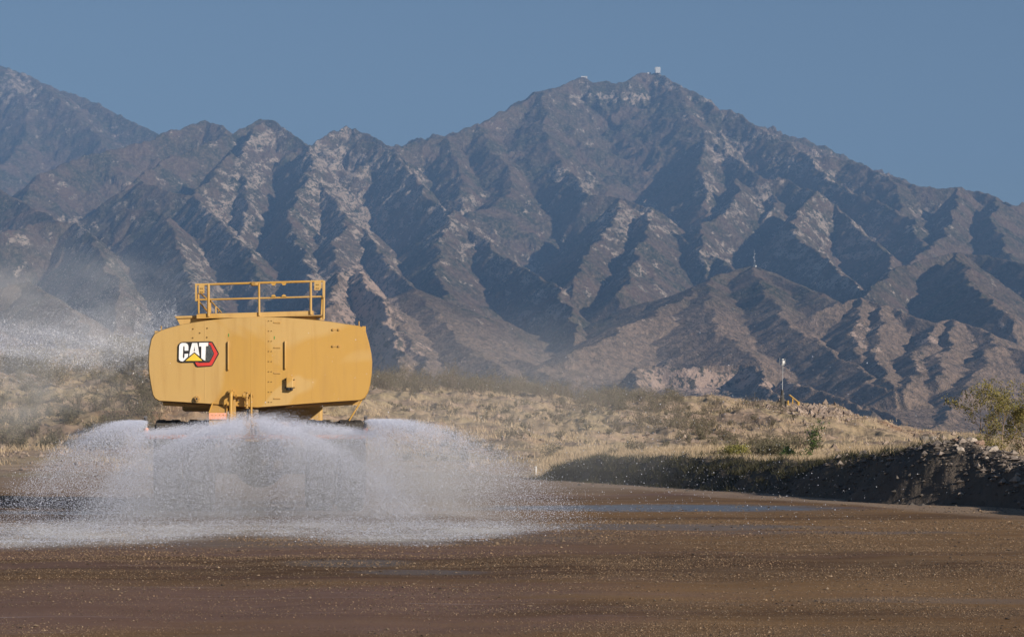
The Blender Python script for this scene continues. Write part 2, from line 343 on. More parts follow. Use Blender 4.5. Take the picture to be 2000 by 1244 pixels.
def build_terrain():
    u = np.concatenate([-1600-np.geomspace(9000, 60, 30), np.linspace(-1600, -120, 150), np.linspace(-115, 2115, 1250), np.linspace(2120, 2900, 120), 2900+np.geomspace(60, 9000, 30)])
    D = np.concatenate([np.geomspace(5, 45, 60), np.linspace(46, 135, 340), np.geomspace(135.6, 380, 300), np.geomspace(385, 1560, 60)])
    Dg, ug = np.meshgrid(D, u, indexing='ij'); X = (ug-1000)/F*Dg
    Z = T(X, Dg)
    V = np.stack([X, Dg, Z], -1).reshape(-1, 3)
    m = NT('dry_earth'); p = m.pos()
    b = m.noise(p, .12, 5, .6); n = m.noise(p, 1.1, 5, .65); f = m.noise(p, 7, 4, .7)
    earth = m.mix(m.ramp(n, [(.35, 0), (.65, 1)]), (0.29, 0.21, 0.15), (0.44, 0.32, 0.235))
    straw = m.mix(f, (0.30, 0.235, 0.14), (0.46, 0.36, 0.22))
    c = m.mix(m.ramp(b, [(.40, 0), (.60, 1)]), earth, straw)
    red = m.ramp(m.noise(p, .06, 3, .5), [(.60, 0), (.72, 1)])
    c = m.mix(red, c, (0.27, 0.145, 0.09))
    c = m.mix(m.ramp(m.voro(p, 3.2), [(.10, .55), (.30, 0)]), c, (0.42, 0.33, 0.27))
    c = m.mix(m.ramp(m.noise(p, .8, 5, .7), [(.50, 0), (.62, .7)]), c, (0.19, 0.145, 0.105))
    berm_shade = m.attr('berm_shade')
    c = m.mix(berm_shade, c, m.mix(n, (0.062, 0.054, 0.046), (0.115, 0.098, 0.082)))
    m.base(c, 0.95, 0.15); m.bump(m.math('ADD', m.math('MULTIPLY', n, .25), m.math('MULTIPLY', f, .08)), .7, 1)
    # the shade on the berm's road-side face is also put into the earth colour
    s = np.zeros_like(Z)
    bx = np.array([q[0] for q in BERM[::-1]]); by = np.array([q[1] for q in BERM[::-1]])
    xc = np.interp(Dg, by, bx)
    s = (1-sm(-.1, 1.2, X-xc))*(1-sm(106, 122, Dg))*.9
    o = np_mesh('terrain', V, grid_faces(*Dg.shape), m.m, attrs={'berm_shade': s}); tag(o, kind='structure')
build_terrain()

# ------------------------------------------------------------------ road
def road_z(X, Y):
    trk = np.sin((X+Y*.11)*1.9+fbm(X/6, Y/14, 3, 117)*3)*.010
    return trk+fbm(X/5, Y/9, 3, 101)*.022+fbm(X/.8, Y/1.0, 3, 103)*.008*(1-sm(35, 60, Y))
def build_road():
    # one wide haul-road sheet
    u = np.concatenate([np.linspace(-9000, -1200, 60), np.linspace(-1150, 2300, 460)])
    D = np.geomspace(6, 132, 520)
    Dg, ug = np.meshgrid(D, u, indexing='ij'); X = (ug-1000)/F*Dg
    m = NT('wet_gravel_road'); p = m.pos()
    ps = m.map(p, (.35, 1.0, 1)); pl = m.map(p, (.12, .45, 1))
    big = m.noise(pl, .35, 4, .6, .6); n = m.noise(ps, 1.2, 5, .65); f = m.noise(p, 14, 4, .7); g = m.noise(p, 55, 3, .7)
    c = m.mix(m.ramp(big, [(.38, 0), (.60, 1)]), (0.088, 0.046, 0.022), (0.235, 0.136, 0.060))
    c = m.mix(m.ramp(n, [(.42, 0), (.72, .75)]), c, (0.215, 0.140, 0.080))
    c = m.mix(m.ramp(m.noise(pl, .22, 4, .6, .3), [(.55, 0), (.63, .8)]), c, (0.135, 0.075, 0.066))
    c = m.mix(m.ramp(f, [(.50, 0), (.8, .8)]), c, (0.05, 0.034, 0.026))
    v = m.node('ShaderNodeTexVoronoi', {'Vector': p, 'Scale': 26.0})
    st = m.ramp(v.outputs['Distance'], [(.16, 1), (.26, 0)])
    pick = m.ramp(m.node('ShaderNodeSeparateColor', {0: v.outputs['Color']}).outputs[0], [(.60, 0), (.62, 1)])
    scol = m.mix(m.node('ShaderNodeSeparateColor', {0: v.outputs['Color']}).outputs[1], (0.05, 0.035, 0.025), (0.42, 0.32, 0.21))
    c = m.mix(m.math('MULTIPLY', m.math('MULTIPLY', st, pick), .95), c, scol)
    v2 = m.node('ShaderNodeTexVoronoi', {'Vector': p, 'Scale': 60.0})
    c = m.mix(m.ramp(v2.outputs['Distance'], [(.1, .4), (.35, 0)]), c, m.mix(v2.outputs['Color'], (0.05, 0.035, 0.03), (0.27, 0.18, 0.11)))
    wet = m.attr('wet'); wet2 = m.math('MULTIPLY', m.ramp(m.noise(m.map(p, (.12, .6, 1)), .9, 5, .65, .5), [(.48, 0), (.62, 1)]), .5)
    dry = m.attr('dry')
    c = m.mix(dry, c, m.mix(f, (0.25, 0.185, 0.135), (0.35, 0.265, 0.195)))
    c = m.mix(m.math('MULTIPLY', m.attr('clay'), .75), c, m.mix(n, (0.125, 0.070, 0.058), (0.20, 0.125, 0.105)))
    c = m.mix(m.math('MULTIPLY', m.attr('clay'), m.ramp(m.noise(m.map(p, (.15, 3.5, 1)), 1.6, 5, .7, .5), [(.60, 0), (.68, .8)])), c, (0.34, 0.27, 0.26))
    c = m.mix(wet, c, (0.10, 0.085, 0.075))
    spc = m.math('ADD', .12, m.math('MULTIPLY', wet, .5))
    r = m.math('SUBTRACT', .92, m.math('MULTIPLY', wet2, .3)); r = m.math('MAXIMUM', m.math('SUBTRACT', r, m.math('MULTIPLY', wet, .60)), .07)
    m.base(c, r, spc)
    h = m.math('ADD', m.math('MULTIPLY', n, .03), m.math('ADD', m.math('MULTIPLY', f, .016), m.math('MULTIPLY', st, .02)))
    m.bump(m.math('MULTIPLY', h, m.math('SUBTRACT', 1.0, m.math('MULTIPLY', wet, .97))), .9, 1.0)
    xc = np.interp(Dg, np.array([q[1] for q in BERM[::-1]]), np.array([q[0] for q in BERM[::-1]]))
    w = (X-xc+4.8)+fbm(X/3, Dg/8, 3, 107)*2.0
    dry_ = sm(-.3, 1.3, w)*sm(50, 64, Dg)*.8
    dry_ = np.maximum(dry_, sm(78, 96, Dg+fbm(X/6, Dg/10, 3, 109)*12)*.75)
    # where water stands in shallow films: centre x, centre y, half sizes
    wet_ = np.zeros_like(X); nw = fbm(X/1.5, Dg/1.2, 4, 111)*.55+fbm(X/.3, Dg/.25, 2, 113)*.15
    for cx, cy, rx, ry, k in ((4.0, 64.2, 6.0, 4.2, 1), (3.4, 50.5, 4.2, 2.2, .6), (-2.6, 35.8, 1.2, 1.3, .6), (-1.4, 33.5, 1.1, .8, .5), (5.2, 27.6, 1.8, .6, .3), (-13, 60, 4.5, 1.6, .8), (6.5, 47.5, 3.5, .9, .4), (-6, 46, 9, 6, .5)):
        e_ = 1-np.sqrt(((X-cx)/rx)**2+((Dg-cy)/ry)**2); wet_ = np.maximum(wet_, sm(-.1, .45, e_+nw*.5)*k*(e_ > -.6))
    Z = road_z(X, Dg)*(1-wet_)
    V = np.stack([X, Dg, Z], -1).reshape(-1, 3)
    # reddish clay brought up by earlier passes, in long streaks
    clay_ = sm(.05, .5, 1-np.abs((Dg-27.5-.25*X+fbm(X/5, Dg/4, 3, 118)*4)/5.5))*sm(3, -1.5, X+fbm(X/2, Dg/1, 3, 119)*3)
    clay_ = np.maximum(clay_, .8*sm(0, .6, 1-np.abs((Dg-41-X*.3)/4+fbm(X/4, Dg/2, 3, 116)*1.2))*sm(4, 0, X))
    tag(np_mesh('road', V, grid_faces(*Dg.shape), m.m, attrs={'dry': dry_, 'wet': wet_, 'clay': clay_}), kind='structure')
build_road()
# ------------------------------------------------------------------ water truck, seen from behind
TX0, TY0 = -6.56, 60.0; TH = math.atan2(6.56, 60.0); TC, TS = math.cos(TH), math.sin(TH)
truck = empty('water_truck', (TX0, TY0, 0), TH)
tag(truck, 'big yellow mining water truck seen from behind, spraying water on the gravel road', 'water truck')
def Q(px, py, y=0.0):
    """photo pixel on the truck's rear plane (moved y metres along the truck) -> truck-local point"""
    k = (px-1000)/F; xl = (k*(TY0+y*TC)-TX0+y*TS)/(TC-k*TS); Y = TY0+xl*TS+y*TC
    return Vector((xl, y, CAMZ+(HOR-py)/F*Y))
def Zc(x, y, s=3.554, ox=260, oy=530): return (ox+x/s, oy+y/s)   # coordinates read in an enlarged crop
MY = NT('yellow_machine_paint'); p = MY.objco()
c1 = MY.mix(MY.ramp(MY.noise(p, .42, 2, .4, .8), [(.49, 0), (.53, 1)]), (0.475, 0.275, 0.064), (0.50, 0.322, 0.115))
c1 = MY.mix(MY.ramp(MY.noise(MY.map(p, (1, 1, .10)), 5, 4, .6), [(.50, 0), (.80, .55)]), c1, (0.37, 0.21, 0.065))
c1 = MY.mix(MY.ramp(MY.noise(p, 22, 4, .7), [(.68, 0), (.8, .35)]), c1, (0.50, 0.27, 0.09))
MY.base(c1, MY.ramp(MY.noise(p, 2.5, 3), [(.3, .42), (.7, .6)]), .35); MY.bump(MY.noise(p, 1.1, 2), .12, .05); MYM = MY.m
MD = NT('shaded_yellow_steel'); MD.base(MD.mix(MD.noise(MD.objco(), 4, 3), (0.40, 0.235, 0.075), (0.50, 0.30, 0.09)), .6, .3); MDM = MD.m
def plain(name, c, rough=.6, spec=.4, met=0.0):
    m = NT(name); p = m.objco(); m.base(m.mix(m.ramp(m.noise(p, 6, 4), [(.4, 0), (.7, .6)]), c, tuple(v*.7+.01 for v in c)), rough, spec, met); return m.m
M_BLACK = plain('black_plastic', (.02, .02, .022)); M_TYRE = plain('tyre_rubber', (.045, .040, .037), .85, .2); M_DUSTY = plain('dusty_rubber', (.085, .078, .070), .9, .1); M_STEEL = plain('grey_steel', (.25, .25, .26), .5, .5, .5)
M_RED = plain('emblem_red', (.62, .045, .035), .4); M_EW = plain('emblem_white', (.86, .86, .87), .4); M_EY = plain('emblem_yellow', (.86, .56, .05), .4)
M_EB = plain('emblem_black', (.016, .015, .017), .5); M_BOLT = plain('brown_bolt', (.20, .12, .03), .6); M_SALMON = plain('misted_yellow_and_pink_lip', (.84, .38, .24), .6)  # salmon: spray veil mixed into the bar's yellow; pink on the chute lip
M_GLASS = plain('dark_cab_glass', (.03, .035, .04), .1, .8)
HC = NT('emblem_honeycomb'); v = HC.node('ShaderNodeTexVoronoi', {'Vector': HC.objco(), 'Scale': 38.0}, feature='DISTANCE_TO_EDGE').outputs[0]
HC.base(HC.mix(HC.ramp(v, [(.05, 0), (.14, 1)]), (.10, .11, .115), (.018, .02, .022)), .5); HCM = HC.m
def bm_obj(name, bm, mat, parent=truck, smooth=False):
    bmesh.ops.recalc_face_normals(bm, faces=bm.faces)
    me = bpy.data.meshes.new(name); bm.to_mesh(me); bm.free(); me.materials.append(mat)
    if smooth:
        for f in me.polygons: f.use_smooth = True
        try: me.set_sharp_from_angle(angle=math.radians(38))
        except Exception: pass
    o = bpy.data.objects.new(name, me); C.objects.link(o)
    if parent: o.parent = parent
    return o
def prism(bm, pts, y0, y1):
    """polygon given as local (x,z) extruded from y0 (rear, towards camera) to y1"""
    a = [bm.verts.new((x, y0, z)) for x, z in pts]; b = [bm.verts.new((x, y1, z)) for x, z in pts]; n = len(pts)
    bm.faces.new(a); bm.faces.new(b[::-1])
    for i in range(n): bm.faces.new((a[i], b[i], b[(i+1) % n], a[(i+1) % n]))
def px_poly(l): return [(Q(x, y).x, Q(x, y).z) for x, y in l]
def cyl(bm, a, b, r, r1=None, seg=14):
    a, b = Vector(a), Vector(b); d = b-a
    bmesh.ops.create_cone(bm, cap_ends=True, segments=seg, radius1=r, radius2=r if r1 is None else r1, depth=d.length, matrix=Matrix.Translation((a+b)/2) @ d.to_track_quat('Z', 'Y').to_matrix().to_4x4())
def box(bm, c, s, m=Matrix()): bmesh.ops.create_cube(bm, size=1, matrix=Matrix.Translation(c) @ m @ Matrix.Diagonal((*s, 1)))
def bev(bm, w=.01, seg=2): bmesh.ops.bevel(bm, geom=[e for e in bm.edges if e.is_manifold and e.calc_face_angle(0) > .5], offset=w, segments=seg, affect='EDGES', profile=.5)
def pipe(name, pts, r, mat, parent=truck, seg=12):
    cu = bmesh.new(); P = [Vector(p) for p in pts]; out = [P[0]]
    for i in range(1, len(P)-1):                       # rounded corners
        a, b, c = P[i-1], P[i], P[i+1]; k = min(r*2.2, (a-b).length/2, (c-b).length/2); p0 = b+(a-b).normalized()*k; p1 = b+(c-b).normalized()*k
        for t in (0, .25, .5, .75, 1): out.append(p0*(1-t)**2+b*2*t*(1-t)+p1*t*t)
    out.append(P[-1]); prev = None
    for i, q in enumerate(out):
        d = (out[min(i+1, len(out)-1)]-out[max(i-1, 0)]).normalized(); M = d.to_track_quat('Z', 'Y').to_matrix()
        ring = [cu.verts.new(q+M @ Vector((r*math.cos(2*math.pi*k/seg), r*math.sin(2*math.pi*k/seg), 0))) for k in range(seg)]
        if prev:
            best = min(range(seg), key=lambda s: (ring[s].co-prev[0].co).length); ring = ring[best:]+ring[:best]
            for k in range(seg): cu.faces.new((prev[k], prev[(k+1) % seg], ring[(k+1) % seg], ring[k]))
        else: cu.faces.new(ring)
        prev = ring
    cu.faces.new(prev); return bm_obj(name, cu, mat, parent, True)

# tank: rear plate with a slight vertical bow, body running forward 8 m
OUT = [(313.5,645),(333,639),(353,634),(377,629.6),(401,626),(429,622.8),(457,620.6),(482,619.4),(507.6,619),(531,619.2),(555,620),(590,622.4),(626,625.7),(649,628.4),(671,632),(702,636.5),(709,640),(714,646),(721,671),(725,690),(726.8,706),(726,728),(723,750),(719,766),(713,777),(706,781.5),
       (660,784.6),(600,788.8),(550,792.6),(502,796.3),(480,795),(460,793.6),(417,789.6),(360,786),(310,783),(302,778),(298,771),(293.5,748),(290.5,728),(289.5,705),(290.6,684),(295,662),(301,652)]
pts = px_poly(OUT)
bm = bmesh.new(); n = len(pts); cx, cz = Q(508, 706).x, Q(508, 706).z
def ring(scale, y, dz=0.0): return [bm.verts.new((cx+(x-cx)*scale, y, cz+(z-cz)*scale+dz)) for x, z in pts]
def bow(x): return -.10*max(0, 1-abs(x-Q(505, 0).x)/2.9)
r0 = [bm.verts.new((x, .06, z)) for x, z in pts]; r1 = [bm.verts.new((cx+(x-cx)*.994, .015, cz+(z-cz)*.988)) for x, z in pts]
for v in r1: v.co.y += bow(v.co.x)
for i in range(n): bm.faces.new((r1[i], r1[(i+1) % n], r0[(i+1) % n], r0[i]))
# rear plate split into vertical strips so that it can bow
tops = sorted([v for v in r1 if v.co.z > cz+.2], key=lambda v: v.co.x); bots = sorted([v for v in r1 if v.co.z < cz-.2], key=lambda v: v.co.x)
bm.faces.new(r1)
body = r0
for k, (y, sc, dz) in enumerate(((.09, 1.003, 0), (.15, 1.003, 0), (.16, .992, 0), (3.0, .992, -.02), (6.6, .985, .12), (8.2, .93, .25))):
    nr_ = ring(sc, y, dz)
    for i in range(n): bm.faces.new((body[i], body[(i+1) % n], nr_[(i+1) % n], nr_[i]))
    body = nr_
bm.faces.new(body[::-1])
rear = [f for f in bm.faces if len(f.verts) == n and f.calc_center_median().y < .5][0]
for xq in (491, 519.5, 400, 610):       # cut lines
    x = Q(xq, 700).x; g = [f for f in bm.faces if len(f.verts) > 4 and f.calc_center_median().y < .5]
    bmesh.ops.bisect_plane(bm, geom=list(g)+list({e for f in g for e in f.edges})+list({v for f in g for v in f.verts}), plane_co=(x, 0, 0), plane_no=(1, 0, 0))
tank = bm_obj('tank', bm, MYM, smooth=True)
for xq in (400, 491, 519.5, 610):
    bm = bmesh.new(); x = Q(xq, 700).x; zt = max(z for a_, z in pts if abs(a_-x) < .5)-.07; zl = min(z for a_, z in pts if abs(a_-x) < .5)+.08
    cyl(bm, (x, .015+bow(x)+.004, zl), (x, .015+bow(x)+.004, zt), .009, .009, 6); bm_obj('weld_seam', bm, MYM, tank)
# seams and dotted studs on the plate
def plate_y(px): return .015+bow(Q(px, 700).x)
def studs(name, l, r, mat=M_BOLT, parent=tank):
    src = None
    for x, y in l:
        q = Q(x, y); yy = plate_y(x)
        if src is None:
            bm = bmesh.new(); cyl(bm, (0, .005, 0), (0, -.016, 0), r, r*.7, 8); o = src = bm_obj(name, bm, mat, parent)
        else: o = src.copy(); C.objects.link(o); o.parent = parent
        o.location = (q.x, yy, q.z)
l = []
for k in range(9):
    y = 530+(345+70.3*k)/3.554
    l += [(524.5, y), (530, y)]
studs('stud', l, .017)
studs('plug_bolt', [Zc(*q) for q in ((416,400),(515,395),(463,428),(414,462),(513,458))], .024)
for yy in (405, 520):
    bm = bmesh.new()
    for xx in (1387, 1427):
        q = Q(*Zc(xx, yy)); y0 = plate_y(Zc(xx, yy)[0]); cyl(bm, (q.x, y0+.005, q.z), (q.x, y0-.03, q.z), .038, .03, 10); cyl(bm, (q.x, y0-.03, q.z), (q.x, y0-.04, q.z), .016, .016, 8)
    q = Q(*Zc(1407, yy)); box(bm, (q.x, plate_y(655)-.003, q.z), (.14, .012, .035)); bm_obj('hook_plate', bm, MDM, tank)
for yy in (357, 530, 706, 883):
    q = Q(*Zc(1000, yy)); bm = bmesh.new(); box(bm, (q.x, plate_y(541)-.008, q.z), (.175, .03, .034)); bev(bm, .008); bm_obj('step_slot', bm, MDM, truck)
for xx, a, b in ((660, 490, 685), (1055, 488, 678)):
    u_, v0 = Zc(xx, a); _, v1 = Zc(xx, b); q0, q1 = Q(u_, v0), Q(u_, v1); y0 = plate_y(u_)
    pipe('grab_handle', [(q0.x, y0+.01, q0.z-.02), (q0.x, y0-.038, q0.z), (q1.x, y0-.038, q1.z), (q1.x, y0+.01, q1.z+.02)], .024, MYM)
for i, (xx, yy) in enumerate(((664, 443), (981, 461))):
    u_, v_ = Zc(xx, yy); q = Q(u_, v_); bm = bmesh.new(); box(bm, (q.x, plate_y(u_)-.004, q.z), (.018, .012, .075)); bm_obj('green_mark', bm, plain('green_mark_paint', (.08, .30, .06)), tank)
# sensor box
q0, q1 = Q(*Zc(1062, 736)), Q(*Zc(1110, 808)); yp = plate_y(565); c_ = (q0+q1)/2
bm = bmesh.new(); box(bm, (c_.x, yp-.07, c_.z), (q1.x-q0.x, .14, q0.z-q1.z)); bev(bm, .02); sb = bm_obj('sensor_box', bm, MYM)
bm = bmesh.new(); box(bm, (c_.x, yp-.07, q1.z-.03), (.17, .12, .075)); box(bm, (c_.x-.03, yp-.14, q1.z-.02), (.05, .04, .05)); box(bm, (c_.x+.045, yp-.14, q1.z-.02), (.03, .04, .05)); bev(bm, .006); bm_obj('connector', bm, M_BLACK, sb)
studs('bolt', [Zc(1055,752), Zc(1117,752), Zc(1055,807), Zc(1117,807)], .02, M_BLACK, sb)
# drain flange
q = Q(*Zc(442, 885)); bm = bmesh.new(); y0 = plate_y(384); cyl(bm, (q.x, y0+.01, q.z), (q.x, y0-.06, q.z), .078, .074, 20); cyl(bm, (q.x, y0-.06, q.z), (q.x, y0-.10, q.z), .05, .046, 16)
df = bm_obj('drain_flange', bm, MDM); bm = bmesh.new(); cyl(bm, (q.x, y0-.10, q.z), (q.x, y0-.106, q.z), .028, .028, 12); bm_obj('drain_hole', bm, M_BLACK, df)
for k in range(6): a = k*math.pi/3; bm = bmesh.new(); cyl(bm, (q.x+.062*math.cos(a), y0-.06, q.z+.062*math.sin(a)), (q.x+.062*math.cos(a), y0-.072, q.z+.062*math.sin(a)), .009, .009, 6); bm_obj('bolt', bm, M_BLACK, df)
# emblem
EM = lambda l: px_poly([(340+x/17.77, 655+y/17.77) for x, y in l])
ye = plate_y(360)-.012
bm = bmesh.new(); prism(bm, EM([(140,860),(150,380),(175,300),(240,240),(320,228),(1240,205),(1335,225),(1375,285),(1550,600),(1558,650),(1360,1010),(1330,1060),(1270,1082),(820,1100),(760,1075),(690,938),(280,940),(200,925),(150,890)]), ye-.02, ye+.02); emb = bm_obj('emblem', bm, M_EB)
bm = bmesh.new(); prism(bm, EM([(1112,392),(1198,392),(1212,335),(1255,340),(1385,640),(1240,890),(1210,905),(1095,905),(1085,870)]), ye-.027, ye-.019); bm_obj('honeycomb_panel', bm, HCM, emb)
bm = bmesh.new(); prism(bm, EM([(1210,258),(1310,262),(1520,632),(1320,1020),(1265,1050),(830,1068),(785,1040),(730,935),(820,935),(870,955),(1215,945),(1250,920),(1395,640),(1270,345),(1212,318)]), ye-.034, ye-.019); bm_obj('hexagon_band', bm, M_RED, emb)
bm = bmesh.new(); prism(bm, EM([(270,268),(390,265),(455,290),(490,340),(500,400),(498,530),(368,535),(368,400),(345,370),(320,395),(305,760),(325,795),(350,790),(362,750),(365,645),(492,635),(485,740),(340,880),(300,905),(230,895),(185,860),(168,800),(180,380),(205,310)]), ye-.040, ye-.019); bm_obj('letter', bm, M_EW, emb)
bm = bmesh.new(); prism(bm, EM([(630,268),(805,265),(835,400),(885,725),(708,585),(525,725),(560,520)]), ye-.040, ye-.019); la = bm_obj('letter', bm, M_EW, emb)
bm = bmesh.new(); prism(bm, EM([(708,395),(728,545),(690,545)]), ye-.045, ye-.0405); bm_obj('letter_counter', bm, M_EB, emb)
bm = bmesh.new(); prism(bm, EM([(868,262),(1190,250),(1186,372),(1106,378),(1085,880),(1050,868),(945,790),(950,385),(870,390)]), ye-.040, ye-.019); bm_obj('letter', bm, M_EW, emb)
bm = bmesh.new(); prism(bm, EM([(705,625),(985,880),(395,888)]), ye-.040, ye-.019); bm_obj('triangle', bm, M_EY, emb)
# lower rear skirts: the V shaped floor plates and side strip
for a in ([(316,785),(417,790.5),(410,796),(317,791.5)], [(560,793.2),(706,782.5),(700,790),(556,797)]):
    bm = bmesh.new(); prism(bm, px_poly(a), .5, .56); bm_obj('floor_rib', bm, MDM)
# side walkway fittings on the shoulders
for (x0, y0, x1, y1) in ((190, 412, 192, 375), (1571, 378, 1571, 342)):
    a, b = Q(*Zc(x0, y0)), Q(*Zc(x1, y1)); pipe('corner_aerial', [(a.x, .3, a.z-.1), (b.x, .3, b.z)], .016, MDM)
for px_, py_ in ((158, 425), (1606, 392)):
    q = Q(*Zc(px_, py_)); bm = bmesh.new(); box(bm, (q.x, .4, q.z), (.10, .12, .12)); bev(bm, .01); bm_obj('side_lug', bm, MYM)
# top platform
L = lambda pts_: px_poly([Zc(*q) for q in pts_])
bm = bmesh.new(); prism(bm, L([(285,308),(440,303),(440,318),(300,322)]), .25, 3.0); prism(bm, L([(298,322),(440,317),(530,330),(500,348),(330,382)]), .3, .34); bm_obj('side_wing', bm, MYM)
bm = bmesh.new(); prism(bm, L([(440,294),(870,283),(1252,272),(1254,300),(880,312),(440,322)]), .12, .20); prism(bm, L([(440,321),(1325,301),(1325,306),(440,326)]), .10, 3.2); prism(bm, L([(700,318),(1240,306),(1330,312),(1330,335),(1150,325),(900,319)]), .34, .38); bm_obj('platform', bm, MYM)
rail = empty('railing', (0, 0, 0)); rail.parent = truck
def rod(bm, a, b, w, ya, yb=None):
    qa, qb = Q(*Zc(*a), y=ya), Q(*Zc(*b), y=ya if yb is None else yb); cyl(bm, qa, qb, w, w, 10)
bm = bmesh.new(); rod(bm, (430,93), (1325,68), .030, .1); bm_obj('rail', bm, MYM, rail)
bm = bmesh.new(); rod(bm, (440,198), (1320,175), .024, .1); bm_obj('rail', bm, MYM, rail)
for x0, x1, y0, y1, w, yy in ((523, 523, 88, 312, .036, .1), (873, 875, 78, 308, .030, .1), (1232, 1233, 65, 298, .034, .1), (1325, 1322, 66, 330, .032, .1), (1312, 1306, 180, 300, .026, .9), (453, 455, 150, 292, .026, .1), (534, 535, 195, 290, .026, .9), (573, 573, 245, 290, .022, 2.2), (592, 592, 262, 290, .016, 3.4)):
    bm = bmesh.new(); rod(bm, (x0, y0), (x1, y1), w, yy); bm_obj('post', bm, MYM, rail)
for a, b, yy, yb in (((468,152),(523,202), .1, .9), ((458,212),(520,282), .1, .9), ((530,196),(612,285), .9, 3.6), ((1328,92),(1322,190), .1, .9)):
    bm = bmesh.new(); rod(bm, a, b, .020, yy, yb); bm_obj('brace', bm, MYM, rail)
for pl, holes in (([(455,93),(495,93),(495,152),(455,152)], ((468,119),(480,119),(468,144),(480,144))), ([(1258,70),(1308,70),(1308,118),(1300,118),(1300,130),(1258,130)], ((1273,93),(1285,93),(1273,118),(1285,118)))):
    bm = bmesh.new(); prism(bm, L(pl), .04, .07); o = bm_obj('corner_plate', bm, MYM)
    for h in holes: bm = bmesh.new(); q = Q(*Zc(*h)); cyl(bm, (q.x, .045, q.z), (q.x, .034, q.z), .018, .018, 8); bm_obj('bolt', bm, M_BOLT, o)
for pl in ([(430,92),(443,92),(443,206),(430,206)], [(1314,66),(1330,66),(1330,180),(1316,180)]):
    bm = bmesh.new(); prism(bm, L(pl), .05, .12); bm_obj('corner_strip', bm, MYM)
q = Q(*Zc(840, 88)); bm = bmesh.new(); box(bm, (q.x, .04, q.z), (.19, .14, .095)); bev(bm, .03, 3); lp = bm_obj('work_lamp', bm, MDM)
bm = bmesh.new(); cyl(bm, (q.x-.02, -.03, q.z+.01), (q.x-.02, -.04, q.z+.01), .05, .05, 16); bm_obj('lens', bm, plain('amber_lens', (.35, .20, .05), .25, .6), lp)
for xx, yy in ((975, 88), (1047, 86), (975, 171), (1047, 170)):
    u_, v_ = Zc(xx, yy); bm = bmesh.new(); q = Q(u_, v_); s = 1 if yy > 100 else -1
    prism(bm, [(q.x-.065, q.z-.02*s), (q.x+.065, q.z-.02*s), (q.x+.045, q.z+.02*s), (q.x+.02, q.z+.038*s), (q.x-.02, q.z+.038*s), (q.x-.045, q.z+.02*s)], .05, .10); bm_obj('rail_clip', bm, MYM)
q = Q(*Zc(1288, 327)); bm = bmesh.new(); box(bm, (q.x, .30, q.z), (.10, .05, .04)); bm_obj('cable_clip', bm, M_STEEL)
# pipework at the bottom centre
PC = lambda x, y, s=16.59: (430+x/s, 755+y/s)
q = Q(*PC(365, 215)); zb = Q(450, 853).z; bm = bmesh.new(); cyl(bm, (q.x, -.05, q.z), (q.x, -.13, q.z), .095, .095, 20)
fl = bm_obj('pipe_flange', bm, MYM)
for k in range(8): bm = bmesh.new(); a = (k+.5)*math.pi/4; cyl(bm, (q.x+.078*math.cos(a), -.13, q.z+.078*math.sin(a)), (q.x+.078*math.cos(a), -.145, q.z+.078*math.sin(a)), .010, .010, 6); bm_obj('bolt', bm, M_BOLT, fl)
pipe('feed_pipe', [(q.x, -.13, q.z), (q.x-.01, -.32, q.z), (q.x-.02, -.32, zb)], .048, MYM)
q2 = Q(*PC(460, 320)); bm = bmesh.new(); prism(bm, px_poly([PC(425,310), PC(500,310), PC(520,1000), (452+6, 850), (452+1, 850)]), -.14, -.05); bm_obj('pipe_support', bm, MDM)
bm = bmesh.new(); a, b = Q(*PC(480, 300)), Q(*PC(1070, 300)); cyl(bm, (a.x, -.24, a.z), (b.x, -.24, b.z), .034, .034, 16)
for xx in (540, 745, 1062): c_ = Q(*PC(xx, 300)); cyl(bm, (c_.x-.008, -.24, c_.z), (c_.x+.008, -.24, c_.z), .056, .056, 16)
bm_obj('cross_pipe', bm, MYM, smooth=True)
bm = bmesh.new(); xs = Q(*PC(865, 300)).x
for y0, y1, w in ((180,196,.070), (196,270,.028), (270,345,.042), (345,400,.026), (400,420,.058), (430,446,.052), (446,545,.034), (545,565,.058), (572,600,.058), (600,690,.026), (695,712,.060)):
    za, zb_ = Q(*PC(865, y0)).z, Q(*PC(865, y1)).z; cyl(bm, (xs, -.24, za), (xs, -.24, zb_), w, w, 18)
bm_obj('valve', bm, MDM, smooth=True)
bm = bmesh.new(); a = Q(*PC(900, 712)); b = Q(*PC(890, 1100)); cyl(bm, (a.x, -.24, a.z), (b.x, -.2, b.z), .024, .024, 10); bm_obj('hose', bm, plain('blue_grey_hose', (.05, .07, .10)))
zb = Q(450, 853).z
a = Q(*PC(1005, 215)); bm = bmesh.new(); cyl(bm, (a.x, -.30, a.z), (a.x+.01, -.30, zb), .026, .032, 14); bm_obj('valve_pipe', bm, MYM, smooth=True)
